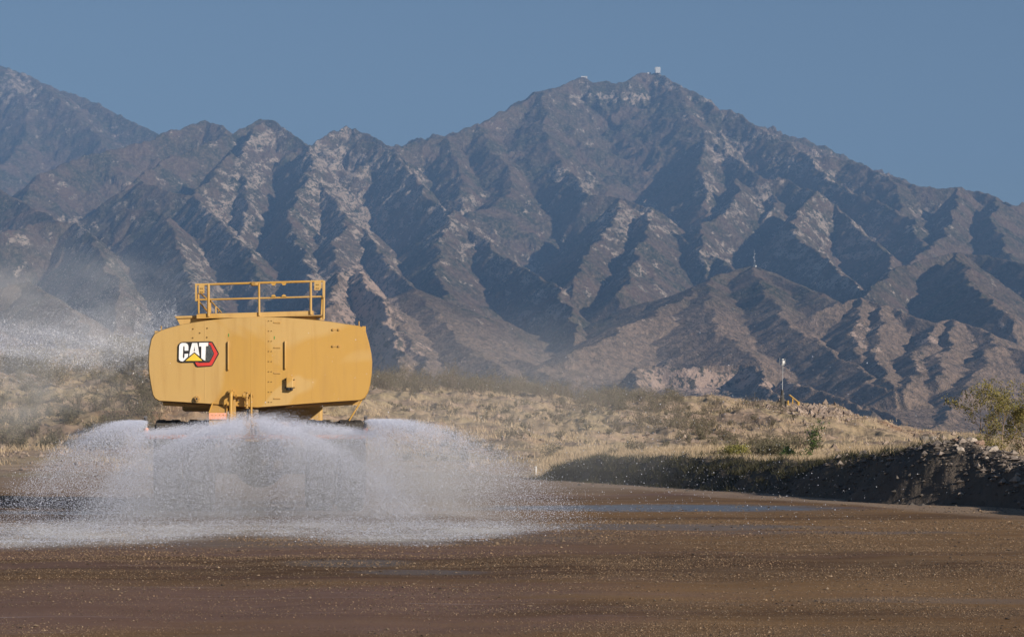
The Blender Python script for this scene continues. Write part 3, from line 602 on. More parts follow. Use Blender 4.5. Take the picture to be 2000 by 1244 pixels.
# chute box left of the pipe
bm = bmesh.new(); A = [Q(*Zc(555, 915)), Q(*Zc(655, 912))]; z1 = Q(409, 807).z; xa, xb = Q(409, 807).x, Q(443, 807).x
vs = [bm.verts.new(v) for v in ((A[0].x, .1, A[0].z), (A[1].x, .1, A[1].z), (xb, -.42, z1), (xa, -.42, z1))]; bm.faces.new(vs)
vd = [bm.verts.new((v.co.x, v.co.y+.03, v.co.z-.35)) for v in vs]; bm.faces.new(vd[::-1])
for i in range(4): bm.faces.new((vs[i], vs[(i+1) % 4], vd[(i+1) % 4], vd[i]))
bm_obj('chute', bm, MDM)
bm = bmesh.new(); za, zc_ = Q(409, 806.5).z, Q(409, 819).z; prism(bm, [(xa, za), (xb, za), (xb, zc_), (xa, zc_)], -.455, -.425); ch = bm_obj('chute_lip', bm, M_SALMON)
for k in range(4): bm = bmesh.new(); xx = xa+(xb-xa)*(.18+.21*k); cyl(bm, (xx, -.45, za-.055), (xx, -.47, za-.055), .012, .012, 8); bm_obj('bolt', bm, M_BOLT, ch)
for s, xx in ((-1, xa), (1, xb)):
    bm = bmesh.new(); T0 = A[0 if s < 0 else 1]; cyl(bm, (T0.x, .05, T0.z+.05), (xx, -.44, z1+.01), .018, .018, 8); bm_obj('chute_edge', bm, MYM)
# spray bar with risers and nozzles
qa, qb = Q(291, 853, -.35), Q(709, 853, -.35); ql, qr = Q(286, 838, -.35), Q(714, 838, -.35)
pipe('spray_bar', [(ql.x, -.35, ql.z), (ql.x, -.50, qa.z), (qr.x, -.50, qb.z), (qr.x, -.35, qr.z)], .060, M_SALMON)
for k in range(6):
    x = ql.x+(qr.x-ql.x)*(k+.5)/6; bm = bmesh.new(); box(bm, (x, -.29, qa.z+.07), (.09, .05, .20)); bm_obj('bar_bracket', bm, MDM)
for (u_, v_) in ((284.5, 826), (714, 825), (478, 845), (500, 845)):
    q = Q(u_, v_, -.35); bm = bmesh.new(); cyl(bm, (q.x, -.35, q.z-.15), (q.x, -.35, q.z+.02), .05, .04); cyl(bm, (q.x, -.35, q.z+.02), (q.x, -.35, q.z+.05), .075, .075); cyl(bm, (q.x, -.35, q.z+.05), (q.x, -.42, q.z+.16), .035, .05); bm_obj('spray_nozzle', bm, M_STEEL, smooth=True)
# strut to the right rear
a, b = Q(*Zc(1590, 890)), Q(*Zc(1500, 1035)); bm = bmesh.new(); cyl(bm, (a.x, .2, a.z), (b.x, .1, b.z), .022, .022, 8); bm_obj('fender_stay', bm, MYM)
# chassis
bm = bmesh.new()
for s in (-1, 1): box(bm, (s*.62, 4.6, 2.05), (.28, 9.6, .62))
box(bm, (0, .25, 2.1), (1.5, .35, .5)); box(bm, (0, 3.2, 2.0), (1.2, .4, .4)); bev(bm, .03); bm_obj('chassis', bm, plain('chassis_yellow', (.40, .22, .05)))
bm = bmesh.new(); cyl(bm, (-2.6, 1.9, 1.34), (2.6, 1.9, 1.34), .36, .36, 20); bmesh.ops.create_uvsphere(bm, u_segments=24, v_segments=14, radius=.72, matrix=Matrix.Translation((0, 1.9, 1.34))); bm_obj('rear_axle', bm, plain('oily_axle', (.09, .07, .05)), smooth=True)
for s in (-1, 1):
    bm = bmesh.new(); cyl(bm, (s*.95, .2, 1.35), (s*.95, 1.0, 2.2), .10, .10); bm_obj('suspension_strut', bm, M_STEEL)
    bm = bmesh.new(); prism(bm, [(s*1.1, 2.30), (s*2.7, 2.34), (s*2.7, 1.8), (s*1.1, 1.8)], .58, .61); bm_obj('mud_flap', bm, M_DUSTY)
def wheel(x, y, R_=1.22, w=.74, s=1):
    bm = bmesh.new(); prof = [(-.5, .62), (-.5, .86), (-.46, .95), (-.38, 1.0), (-.13, 1.0), (-.12, .985), (.12, .985), (.13, 1.0), (.38, 1.0), (.46, .95), (.5, .86), (.5, .62)]; N = 72; rings = []
    for i in range(N):
        a = 2*math.pi*i/N; rr = []
        for j, (u_, k) in enumerate(prof):
            lug = .965 if (k > .94 and ((i+(2 if u_ > 0 else 0)) % 4 < 1)) else 1.0
            rr.append(bm.verts.new((u_*w, R_*k*lug*math.cos(a), R_*k*lug*math.sin(a))))
        rings.append(rr)
    for i in range(N):
        for j in range(len(prof)-1): bm.faces.new((rings[i][j], rings[i][j+1], rings[(i+1) % N][j+1], rings[(i+1) % N][j]))
    t = bm_obj('wheel', bm, M_TYRE, truck); t.location = (x, y, R_)
    bm = bmesh.new(); cyl(bm, (-w*.42, 0, 0), (w*.42, 0, 0), R_*.63, R_*.63, 32); cyl(bm, (-w*.5, 0, 0), (w*.5, 0, 0), R_*.3, R_*.3, 24); bm_obj('rim', bm, MYM, t)
for x in (-2.42, -1.58, 1.58, 2.42): wheel(x, 1.9)
for x in (-2.1, 2.1): wheel(x, 7.4)
# cab and hood, hidden behind the tank from here
bm = bmesh.new(); box(bm, (-1.35, 9.6, 3.7), (1.9, 1.9, 1.9)); bev(bm, .06); cab = bm_obj('cab', bm, MYM)
bm = bmesh.new(); box(bm, (-1.35, 9.6, 3.95), (1.94, 1.5, .9)); box(bm, (-1.35, 9.6, 3.95), (1.5, 1.94, .9)); bm_obj('window', bm, M_GLASS, cab)
bm = bmesh.new(); box(bm, (.9, 9.6, 2.9), (1.9, 2.4, 1.2)); bev(bm, .08); hd = bm_obj('hood', bm, MYM)
bm = bmesh.new()
for k in range(7): box(bm, (.9, 10.82, 2.45+k*.15), (1.6, .05, .07))
bm_obj('grille', bm, M_BLACK, hd)
bm = bmesh.new(); box(bm, (0, 11.0, 2.0), (5.0, .35, .5)); bev(bm, .05); bm_obj('bumper', bm, MYM)
for s in (-1, 1): bm = bmesh.new(); cyl(bm, (s*1.9, 11.17, 2.05), (s*1.9, 11.2, 2.05), .14, .14); bm_obj('headlight', bm, M_EW)
# ------------------------------------------------------------------ stones
OCT = np.array([(1,0,0),(-1,0,0),(0,1,0),(0,-1,0),(0,0,1),(0,0,-1)], float)
OCTF = np.array([(4,0,2),(4,2,1),(4,1,3),(4,3,0),(5,2,0),(5,1,2),(5,3,1),(5,0,3)])
def scatter_stones(name, P, R, mat, flat=.55, kind='stuff', seed=1, parent=None):
    r = np.random.default_rng(seed); n = len(P)
    a = r.uniform(0, 6.283, n); ca, sa = np.cos(a), np.sin(a)
    base = OCT[None]*(1+r.uniform(-.35, .35, (n, 6, 1)))+r.uniform(-.22, .22, (n, 6, 3))
    base = base*np.stack([r.uniform(.7, 1.3, n), r.uniform(.7, 1.3, n), np.full(n, flat)], -1)[:, None]
    x = base[..., 0]*ca[:, None]-base[..., 1]*sa[:, None]; y = base[..., 0]*sa[:, None]+base[..., 1]*ca[:, None]
    V = np.stack([x, y, base[..., 2]], -1)*R[:, None, None]+P[:, None]
    Fc = (OCTF[None]+(np.arange(n)*6)[:, None, None]).reshape(-1, 3)
    o = np_mesh(name, V.reshape(-1, 3), Fc, mat, smooth=False, parent=parent)
    if kind: tag(o, kind=kind)
    return o
def stone_mat(name, a, b, wet=.75):
    m = NT(name); p = m.pos(); isl = m.node('ShaderNodeNewGeometry').outputs['Random Per Island']
    c = m.mix(isl, a, b); c = m.mix(m.ramp(m.noise(p, 9, 3), [(.4, 0), (.7, .5)]), c, tuple(v*.6 for v in a)); m.base(c, wet, .4)
    return m.m
r = RNG
# loose gravel lying on the haul road
n = 90000
gy = 21+ (r.random(n)**1.7)*46; gx = PX(r.uniform(-150, 2150, n), gy)
dens = fbm(gx/5, gy/1.8, 3, 121)*1.3+.35*fbm(gx/.8, gy/1.1, 2, 122); keep = dens+r.normal(0, .22, n) > .03
gx, gy = gx[keep], gy[keep]; gr = np.clip(r.lognormal(-5.0, .5, len(gx)), .003, .034)*np.clip(gy/30, .75, 1.6)
gz = road_z(gx, gy)+gr*.25
scatter_stones('gravel', np.stack([gx, gy, gz], -1), gr, stone_mat('road_gravel', (0.055, 0.038, 0.028), (0.33, 0.24, 0.155), .6), seed=3)
n = 330000
gy = 20+(r.random(n)**1.5)*34; gx = PX(r.uniform(-100, 2100, n), gy)
keep = (fbm(gx/4.5, gy/1.6, 4, 123)*2.0+r.normal(0, .28, n) > .08) & (r.random(n) > .75*sm(2, -2, gx)*sm(22, 25, gy)*sm(36, 31, gy))
gx, gy = gx[keep], gy[keep]; n = len(gx); gr = np.clip(r.lognormal(-5.15, .38, n), .003, .018)*np.clip(gy/28, .8, 1.7)
tet = np.array([(1, 0, -.3), (-.5, .87, -.3), (-.5, -.87, -.3), (0, 0, .75)]); a = r.uniform(0, 6.283, n); cs, sn = np.cos(a)[:, None], np.sin(a)[:, None]
tv = np.stack([tet[None, :, 0]*cs-tet[None, :, 1]*sn, tet[None, :, 0]*sn+tet[None, :, 1]*cs, np.repeat(tet[None, :, 2], n, 0)], -1)*(1+r.uniform(-.3, .3, (n, 4, 1)))
tv = tv*gr[:, None, None]+np.stack([gx, gy, road_z(gx, gy)+gr*.2], -1)[:, None]
tag(np_mesh('fine_gravel', tv.reshape(-1, 3), (np.array([(0, 1, 3), (1, 2, 3), (2, 0, 3)])[None]+(np.arange(n)*4)[:, None, None]).reshape(-1, 3), stone_mat('fine_gravel_stone', (0.04, 0.027, 0.018), (0.31, 0.205, 0.12), .8), smooth=False), kind='stuff')
# rubble along the foot of the berm and on its face, and on the mound top
n = 6000
t = r.random(n); bx = np.interp(t*58+52, [q[1] for q in BERM[::-1]], [q[0] for q in BERM[::-1]]); by = t*58+52
ox = r.normal(-1.0, 1.1, n); px_, py_ = bx+ox, by+r.normal(0, 1, n); rr = np.clip(r.lognormal(-3.5, .6, n), .012, .14)
scatter_stones('berm_rubble', np.stack([px_, py_, T(px_, py_)+rr*.15], -1), rr, stone_mat('berm_stone', (0.06, 0.052, 0.045), (0.17, 0.145, 0.125), .9), seed=5)
n = 1100
py_ = r.uniform(56, 78, n); px_ = np.interp(py_, [q[1] for q in BERM[::-1]], [q[0] for q in BERM[::-1]])+r.normal(-.15, .55, n); rr = np.clip(r.lognormal(-2.75, .45, n), .03, .19)
scatter_stones('broken_rock', np.stack([px_, py_, T(px_, py_)+rr*.15], -1), rr, stone_mat('broken_berm_rock', (0.11, 0.09, 0.075), (0.34, 0.28, 0.235), .9), flat=.65, seed=15)
n = 2600
py_ = r.normal(247, 9, n); px_ = PX(r.normal(1590, 36, n), py_); rr = np.clip(r.lognormal(-1.75, .45, n), .06, .5)
scatter_stones('mound_rubble', np.stack([px_, py_, T(px_, py_)+rr*.2], -1), rr, stone_mat('mound_stone', (0.22, 0.165, 0.13), (0.42, 0.33, 0.27), .95), flat=.8, seed=6)
n = 9000
py_ = r.uniform(118, 240, n); px_ = PX(r.uniform(-100, 1900, n), py_); rr = np.clip(r.lognormal(-2.3, .5, n), .04, .34)
k = fbm(px_/9, py_/12, 3, 131) > .05
px_, py_, rr = px_[k], py_[k], rr[k]
scatter_stones('hillside_rubble', np.stack([px_, py_, T(px_, py_)+rr*.2], -1), rr, stone_mat('hill_stone', (0.20, 0.15, 0.12), (0.38, 0.30, 0.24), .95), flat=.8, seed=7)

# ------------------------------------------------------------------ grass
def blades(name, P, H, Wd, nb, mat, spread=.25, lean=.5, seed=1, kind='stuff', parent=None):
    q = np.random.default_rng(seed); n = len(P)*nb
    B = np.repeat(P, nb, 0)+np.stack([q.normal(0, spread, n), q.normal(0, spread, n), np.full(n, -.03)], -1)
    h = np.repeat(H, nb)*q.uniform(.45, 1.1, n); w = np.repeat(Wd, nb)*q.uniform(.6, 1.4, n); a = q.uniform(0, 6.283, n)
    w3 = np.stack([np.cos(a)*w, np.sin(a)*w, np.zeros(n)], -1)
    tip = B+np.stack([q.normal(0, lean, n)*h, q.normal(0, lean, n)*h, h], -1)
    V = np.stack([B-w3, B+w3, tip], 1).reshape(-1, 3)
    o = np_mesh(name, V, np.arange(n*3).reshape(-1, 3), mat, smooth=False, parent=parent)
    if kind: tag(o, kind=kind)
    return o
def leaf_mat(name, a, b, rough=.8, trans=.25):
    m = NT(name); isl = m.node('ShaderNodeNewGeometry').outputs['Random Per Island']
    c = m.mix(isl, a, b); m.base(c, rough, .15)
    t = m.node('ShaderNodeBsdfTranslucent', {'Color': c}); mx = m.node('ShaderNodeMixShader', {0: trans, 1: m.b.outputs[0], 2: t.outputs[0]})
    m.t.links.new(mx.outputs[0], m.out.inputs['Surface']); return m.m
M_STRAW = leaf_mat('dry_grass_straw', (0.46, 0.35, 0.22), (0.76, 0.61, 0.42), trans=.4)
M_SCRUB = leaf_mat('grey_green_scrub', (0.13, 0.12, 0.07), (0.27, 0.235, 0.15), trans=.35)
M_TWIG = leaf_mat('bare_twigs', (0.13, 0.10, 0.078), (0.24, 0.19, 0.15), trans=.05)
M_GREEN = leaf_mat('green_leaves', (0.045, 0.085, 0.022), (0.11, 0.15, 0.045), .6)
M_YEL = leaf_mat('yellow_green_leaves', (0.22, 0.21, 0.06), (0.34, 0.31, 0.10), .7)
M_TREE = leaf_mat('small_olive_leaves', (0.13, 0.135, 0.04), (0.36, 0.29, 0.10), .6)
M_BARK = NT('pale_bark'); M_BARK.base(M_BARK.mix(M_BARK.noise(M_BARK.pos(), 14, 4), (0.21, 0.145, 0.105), (0.38, 0.29, 0.22)), .9, .2); M_BARK = M_BARK.m
# dry grass on the field behind the berm and over the mound
n = 15000
gy = r.uniform(72, 150, n); gx = PX(r.uniform(1050, 2150, n), gy)
xc = np.interp(gy, [q[1] for q in BERM[::-1]], [q[0] for q in BERM[::-1]]); k = (gx > xc+.25+r.normal(0, .25, n))
gx, gy = gx[k], gy[k]; H_ = np.clip(.30+.35*fbm(gx/4, gy/6, 3, 141), .10, .75)
blades('dry_grass', np.stack([gx, gy, T(gx, gy)], -1), H_, np.full(len(gx), .011), 16, M_STRAW, .22, .35, 2)
n = 26000
gy = r.uniform(115, 300, n); gx = PX(r.uniform(-120, 2120, n), gy); k = fbm(gx/7, gy/12, 4, 143)+r.normal(0, .10, n) > .13
k &= (T(gx, gy) > .25)
gx, gy = gx[k], gy[k]; H_ = np.clip(.40+.5*fbm(gx/6, gy/9, 3, 145), .15, 1.0)
blades('hill_grass', np.stack([gx, gy, T(gx, gy)], -1), H_, np.full(len(gx), .028), 9, M_STRAW, .4, .4, 4)
# scrub on the dark face of the berm's far end and its crest
n = 900
gy = r.uniform(70, 111, n); xc = np.interp(gy, [q[1] for q in BERM[::-1]], [q[0] for q in BERM[::-1]])
gx = xc+r.normal(-.7, .65, n)*sm(66, 84, gy); k = (r.random(n) < sm(66, 92, gy)*.9+.08); gx, gy = gx[k], gy[k]
blades('berm_weeds', np.stack([gx, gy, T(gx, gy)], -1), r.uniform(.12, .40, len(gx)), np.full(len(gx), .010), 26, leaf_mat('dark_berm_weeds', (0.045, 0.050, 0.026), (0.12, 0.105, 0.06)), .20, .55, 6)

# ------------------------------------------------------------------ shrubs and trees
def tubes(segs, sides=4):
    """segs: list of (p0, p1, r0, r1) -> V, F quads"""
    A = np.array([s[0] for s in segs], float); B = np.array([s[1] for s in segs], float)
    r0 = np.array([s[2] for s in segs]); r1 = np.array([s[3] for s in segs]); d = B-A; L = np.linalg.norm(d, axis=1)[:, None]; d = d/np.maximum(L, 1e-6)
    up = np.where(np.abs(d[:, 2:3]) > .9, np.array([[1., 0, 0]]), np.array([[0, 0, 1.]])); u = np.cross(d, up); u /= np.linalg.norm(u, axis=1)[:, None]; v = np.cross(d, u)
    rings = []
    for (C0, rr) in ((A, r0), (B, r1)):
        for k in range(sides):
            a = 2*math.pi*k/sides; rings.append(C0+(u*math.cos(a)+v*math.sin(a))*rr[:, None])
    V = np.stack(rings, 1); n = len(segs)
    f = np.array([(k, (k+1) % sides, sides+(k+1) % sides, sides+k) for k in range(sides)])
    return V.reshape(-1, 3), (f[None]+(np.arange(n)*2*sides)[:, None, None]).reshape(-1, 4)
def branching(rs, base, direction, length, radius, levels, segs, tips, kids=4, spread=.8, bend=.25, up=.15):
    p = Vector(base); d = Vector(direction).normalized(); n = 4; rr = radius
    for i in range(n):
        d = (d+Vector((rs.normal(0, bend*.5), rs.normal(0, bend*.5), rs.normal(0, bend*.3)+up*.2))).normalized()
        q = p+d*(length/n); r1 = radius*(1-(i+1)/n*.65); segs.append((tuple(p), tuple(q), rr, r1)); rr = r1; p = q
        if levels > 0 and i >= 0:
            for k in range(max(1, kids//2 if i < 1 else kids//2+int(rs.random() < .6))):
                a = rs.uniform(0, 6.283); side = Vector((math.cos(a), math.sin(a), rs.uniform(-.1, .5)))
                branching(rs, p, (d*(1-spread*.5)+side*spread).normalized(), length*rs.uniform(.38, .62), r1*.55, levels-1, segs, tips, kids, spread, bend, up)
        if levels <= 1: tips.append(tuple(p))
    return
def leaves_np(rs, tips, per, size, spread):
    T_ = np.repeat(np.array(tips), per, 0); n = len(T_); c = T_+rs.normal(0, spread, (n, 3))
    a = rs.normal(0, 1, (n, 3)); a /= np.linalg.norm(a, axis=1)[:, None]; b = np.cross(a, rs.normal(0, 1, (n, 3))); b /= np.linalg.norm(b, axis=1)[:, None]
    s = size*rs.uniform(.6, 1.4, (n, 1)); V = np.stack([c-a*s, c+b*s*.45, c+a*s, c-b*s*.45], 1)
    return V.reshape(-1, 3), np.arange(n*4).reshape(-1, 4)
def plant(name, cat, label, px, D, h, mats, seed, stems=1, levels=2, per=5, lsize=.03, spread=.8, rad=.03, kids=4, lean=.15, sp=.05, group=None, sink=.05, part=('trunk', 'crown'), bend=.3):
    rs = np.random.default_rng(seed); x = PX(px, D); z = float(T(x, D))-sink
    e = empty(name, (x, D, z)); tag(e, label, cat, group)
    segs, tips = [], []
    for s in range(stems):
        a = rs.uniform(0, 6.283); k = lean if stems == 1 else spread*.6
        branching(rs, (rs.normal(0, .04)*stems**.5, rs.normal(0, .04)*stems**.5, 0), (math.cos(a)*k, math.sin(a)*k, 1), h*(.75 if levels > 1 else .95)*rs.uniform(.8, 1.1), rad, levels, segs, tips, kids, spread, bend)
    V, Fc = tubes(segs); np_mesh(part[0], V, Fc, mats[0], e, smooth=True)
    V, Fc = leaves_np(rs, tips, per, lsize, sp); np_mesh(part[1], V, Fc, mats[1], e, smooth=False)
    return e
G = 'small trees on the field behind the berm'
plant('acacia_tree', 'tree', 'sparse thorny tree with open branches leaning left behind the white boulders on the berm', 1912, 79, 2.7, (M_BARK, M_TREE), 21, 1, 3, 2, .038, .72, .045, 3, .12, .05, G)
plant('acacia_tree', 'tree', 'upright pale trunked tree right of the leaning tree behind the boulders', 1957, 78, 2.4, (M_BARK, M_TREE), 34, 1, 3, 2, .038, .55, .036, 3, .05, .05, G)
plant('acacia_tree', 'tree', 'bushy tree cut by the right edge of the frame behind the berm', 2004, 79, 2.4, (M_BARK, M_TREE), 47, 2, 3, 2, .038, .6, .030, 3, .1, .05, G)
plant('thorny_shrub', 'shrub', 'low twiggy shrub under the two tallest trees on the berm field', 1936, 77, 1.0, (M_BARK, M_TREE), 52, 4, 2, 2, .03, .8, .014, 4, .2, .06, part=('stem', 'foliage'))
plant('green_sapling', 'plant', 'tall narrow green leafy plant on the straw slope below the yellow frame', 1576, 118, 1.5, (M_TWIG, M_GREEN), 61, 1, 1, 12, .065, .35, .02, 4, .1, .10, part=('stem', 'foliage'))
plant('green_shrub', 'shrub', 'low green leafy shrub left of the tall green plant on the straw slope', 1545, 119, .95, (M_TWIG, M_GREEN), 62, 5, 1, 10, .06, .7, .015, 4, .2, .11, part=('stem', 'foliage'))
plant('yellow_shrub', 'shrub', 'rounded yellow green bush in the dry grass above the berm', 1437, 128, .75, (M_TWIG, M_YEL), 63, 14, 1, 16, .05, 1.2, .012, 4, .6, .12, part=('stem', 'foliage'), sink=.1)
plant('olive_shrub', 'shrub', 'dull olive shrub beside the tall green plant in front of the mound', 1510, 124, .95, (M_TWIG, M_SCRUB), 64, 16, 1, 16, .05, 1.1, .012, 4, .6, .14, part=('stem', 'foliage'))
plant('pale_shrub', 'shrub', 'pale straw coloured bush standing at the far end of the berm', 1262, 124, .6, (M_TWIG, M_STRAW), 65, 14, 1, 14, .04, 1.2, .012, 4, .6, .12, part=('stem', 'foliage'), sink=.1)
plant('round_shrub', 'shrub', 'rounded grey green bush on the left hillside nearest the edge of the frame', 45, 215, 2.3, (M_TWIG, M_SCRUB), 66, 26, 1, 24, .10, 1.2, .02, 4, .6, .32, 'round bushes left of the tank', part=('stem', 'foliage'), sink=.3)
plant('round_shrub', 'shrub', 'rounded grey green bush on the left hillside beside the tank', 245, 215, 2.4, (M_TWIG, M_SCRUB), 67, 26, 1, 24, .10, 1.2, .02, 4, .6, .32, 'round bushes left of the tank', part=('stem', 'foliage'), sink=.3)

# brush: a thicket nobody could count
def thicket(name, spots, seed, mats, per=9, lsize=.07, tw=.012):
    rs = np.random.default_rng(seed); e = empty(name, (0, 0, 0)); tag(e, kind='stuff')
    n = 0; S_ = []; L_ = []
    for (px, D, h) in spots:
        x = PX(px, D); z = float(T(x, D)); ns = 7
        for s in range(ns):
            a = rs.uniform(0, 6.283); k = rs.uniform(.15, .9); d = np.array([math.cos(a)*k, math.sin(a)*k, 1]); d /= np.linalg.norm(d)
            b = np.array([x, D, z-.1])+rs.normal(0, .12, 3)*[1, 1, 0]; L = h*rs.uniform(.6, 1.05); tip = b+d*L; S_.append((b, tip, tw*1.8, tw*.5))
            for j in range(6):
                t = rs.uniform(.3, .95); p = b+d*L*t; q = p+(d+rs.normal(0, .6, 3))*L*.3; S_.append((p, q, tw, tw*.4)); L_.append(q); L_.append((p+q)/2)
            L_.append(tip)
    V, Fc = tubes(S_, 3); o = np_mesh('twigs', V, Fc, mats[0], e, smooth=True)
    V, Fc = leaves_np(rs, L_, per, lsize, h*.07); np_mesh('leaves', V, Fc, mats[1], e, smooth=False)
rs = np.random.default_rng(77); sp1 = []; sp2 = []; sp3 = []
for i in range(230):
    u_ = rs.uniform(690, 1330); D = rs.uniform(235, 300); h = rs.uniform(1.0, 2.6)*(1-.4*max(0, (u_-1100)/230)); sp1.append((u_, D, h))
for i in range(210):
    D = rs.uniform(122, 240); u_ = rs.uniform(720, 1560)
    if rs.random() < .75: sp2.append((u_, D, rs.uniform(.25, 1.0)))
for i in range(60): sp2.append((rs.normal(1330, 70), rs.uniform(175, 240), rs.uniform(.7, 1.8)))
for i in range(40): sp2.append((rs.normal(1500, 40), rs.uniform(130, 160), rs.uniform(.4, 1.0)))
for i in range(170): sp3.append((rs.uniform(-80, 330), rs.uniform(135, 270), rs.uniform(.6, 2.0)))
for i in range(40): sp2.append((rs.uniform(1860, 2150), rs.uniform(84, 120), rs.uniform(.3, .8)))
thicket('brush', sp1, 5, (M_TWIG, M_SCRUB), 5, .055, .014)
thicket('hillside_scrub', sp2, 6, (M_TWIG, M_SCRUB), 4, .045, .010)
thicket('left_hill_scrub', sp3, 7, (M_TWIG, M_SCRUB), 5, .06, .014)

# ------------------------------------------------------------------ boulders
def boulder(label, px, D, s, seed, cat='boulder', g='boulders heaped on the berm crest', tone=0, dz=0.0, flat=.75):
    rs = np.random.default_rng(seed); bm = bmesh.new(); bmesh.ops.create_icosphere(bm, subdivisions=3, radius=1)
    planes = []
    for k in range(13):
        n_ = rs.normal(0, 1, 3); n_ /= np.linalg.norm(n_); planes.append((n_, rs.uniform(.48, .86)))
    for v in bm.verts:
        c = np.array(v.co)
        for n_, dd in planes:
            t = c@n_
            if t > dd: c = c-(t-dd)*n_
        c = c*(1+.05*rs.normal()) * [s[0], s[1], s[0]*flat]; v.co = c
    me = bpy.data.meshes.new('boulder'); bm.to_mesh(me); bm.free(); me.materials.append(BM[tone])
    o = bpy.data.objects.new('boulder', me); C.objects.link(o); x = PX(px, D); o.location = (x, D, float(T(x, D))+s[0]*.18+dz)
    o.rotation_euler = tuple(rs.uniform(-.5, .5, 3)); tag(o, label, cat, g)
BM = []
for a, b in (((0.30, 0.25, 0.21), (0.48, 0.42, 0.36)), ((0.24, 0.16, 0.12), (0.38, 0.27, 0.21)), ((0.15, 0.13, 0.115), (0.25, 0.22, 0.19))):
    m = NT('boulder_rock'); p = m.pos(); m.base(m.mix(m.noise(p, 4, 5, .6), a, b), .9, .2); m.bump(m.noise(p, 12, 5, .7), .7, .04); BM.append(m.m)
boulder('pale slab tilted at the top of the berm left of the other boulders', 1876, 70.5, (.24, .17), 1, tone=0, dz=.06, flat=.45)
boulder('largest round white boulder on the right of the berm heap', 1938, 68.5, (.29, .24), 2, tone=0, dz=.02)
boulder('grey boulder just below the first tree trunk on the berm heap', 1898, 70, (.21, .2), 3, tone=0, dz=.02)
boulder('flat pinkish block between the slab and the round white boulder', 1912, 69.2, (.24, .16), 4, tone=1, flat=.5)
boulder('pale block lying low on the shaded berm face under the slab', 1874, 68.4, (.17, .14), 5, tone=0)
boulder('small pinkish block beside the tilted slab', 1867, 69.8, (.10, .1), 6, tone=1)
boulder('dark brown stone at the left end of the berm heap', 1836, 71, (.08, .08), 7, tone=2, dz=.03)
boulder('wide low grey boulder directly right of the largest white boulder', 1957, 67.8, (.22, .16), 8, tone=2, flat=.5)
boulder('small white stone in front of the largest white boulder', 1926, 67.3, (.09, .08), 9, tone=0)
boulder('low angular stone on the berm crest at the right edge of the frame', 1982, 66.6, (.12, .1), 10, tone=0, flat=.5)
boulder('white rock standing on the far end of the mound left of the trees', 1822, 175, (.34, .3), 11, tone=0, g=None, dz=.3)
boulder('dark rock beside the white rock at the far end of the mound', 1806, 175, (.42, .3), 12, tone=2, g=None, dz=.2)

# ------------------------------------------------------------------ masts and buildings
def metal(name, c, rough=.45, met=0.0):
    m = NT(name); p = m.objco(); m.base(m.mix(m.ramp(m.noise(p, 3, 4), [(.4, 0), (.7, 1)]), c, tuple(v*.8 for v in c)), rough, .5, met); return m.m
M_WHITE = metal('white_painted_metal', (.78, .78, .76)); M_GALV = metal('galvanised_steel', (.42, .43, .44), .45, .6)
def joined(name, parts, mat, parent=None, bevel=0):
    bm = bmesh.new()
    for p in parts:
        if p[0] == 'box':
            _, c, s = p[:3]; g = bmesh.ops.create_cube(bm, size=1, matrix=Matrix.Translation(c) @ (p[3] if len(p) > 3 else Matrix()) @ Matrix.Diagonal((*s, 1)))
        elif p[0] == 'cyl':
            _, a, b, r0 = p[:4]; r1 = p[4] if len(p) > 4 else r0; a, b = Vector(a), Vector(b); d = b-a
            bmesh.ops.create_cone(bm, cap_ends=True, segments=p[5] if len(p) > 5 else 12, radius1=r0, radius2=r1, depth=d.length, matrix=Matrix.Translation((a+b)/2) @ d.to_track_quat('Z', 'Y').to_matrix().to_4x4())
    if bevel: bmesh.ops.bevel(bm, geom=[e for e in bm.edges if e.is_manifold and e.calc_face_angle(0) > .6], offset=bevel, segments=1, affect='EDGES')
    me = bpy.data.meshes.new(name); bm.to_mesh(me); bm.free(); me.materials.append(mat)
    o = bpy.data.objects.new(name, me); C.objects.link(o)
    if parent: o.parent = parent
    return o
M_YFRAME = metal('yellow_frame_paint', (.56, .34, .07)); M_DARKBOX = metal('dark_cabinet', (.07, .065, .055), .8)
D = 246; x = PX(1527, D); z = ground(1527, D)
e = empty('antenna_mast', (x, D, z-.1)); tag(e, 'thin grey mast with a white antenna head beside the yellow frame on the mound', 'antenna mast')
joined('pole', [('cyl', (0, 0, 0), (.12, 0, 5.0), .045, .03)], M_GALV, e)
joined('antenna_head', [('cyl', (.12, -.05, 4.72), (.12, -.05, 5.02), .17), ('box', (.12, -.02, 5.16), (.22, .2, .10)), ('box', (.12, 0, 4.62), (.3, .15, .08))], M_WHITE, e)
joined('side_aerial', [('cyl', (-.22, 0, 4.6), (-.22, 0, 5.35), .02), ('cyl', (-.22, 0, 4.75), (.12, 0, 4.75), .02), ('cyl', (.38, 0, 4.65), (.38, 0, 5.2), .015), ('cyl', (.12, 0, 4.85), (.38, 0, 4.85), .015)], M_GALV, e)
joined('cabinet', [('cyl', (.03, .0, .0), (.06, 0, 1.9), .34, .12, 8), ('box', (.05, .1, .55), (.42, .5, 1.1)), ('box', (.33, .15, .4), (.3, .4, .8))], M_DARKBOX, e, .02)
x = PX(1548, D); z = ground(1548, D)
e = empty('trailer_frame', (x, D, z+.25)); tag(e, 'small yellow triangular metal frame standing on rocks on the mound', 'metal frame')
fr = []
for yy in (-.3, .3):
    fr += [('cyl', (-.55, yy, .05), (.6, yy, .05), .07), ('cyl', (-.35, yy, 1.15), (.55, yy, .42), .055), ('cyl', (.57, yy, .05), (.55, yy, .45), .09), ('cyl', (0, yy, .05), (0.02, yy, .85), .035)]
joined('frame', fr+[('box', (-.5, 0, .3), (.16, .7, .5)), ('cyl', (-.35, -.3, 1.15), (-.35, .3, 1.15), .05)], M_YFRAME, e)
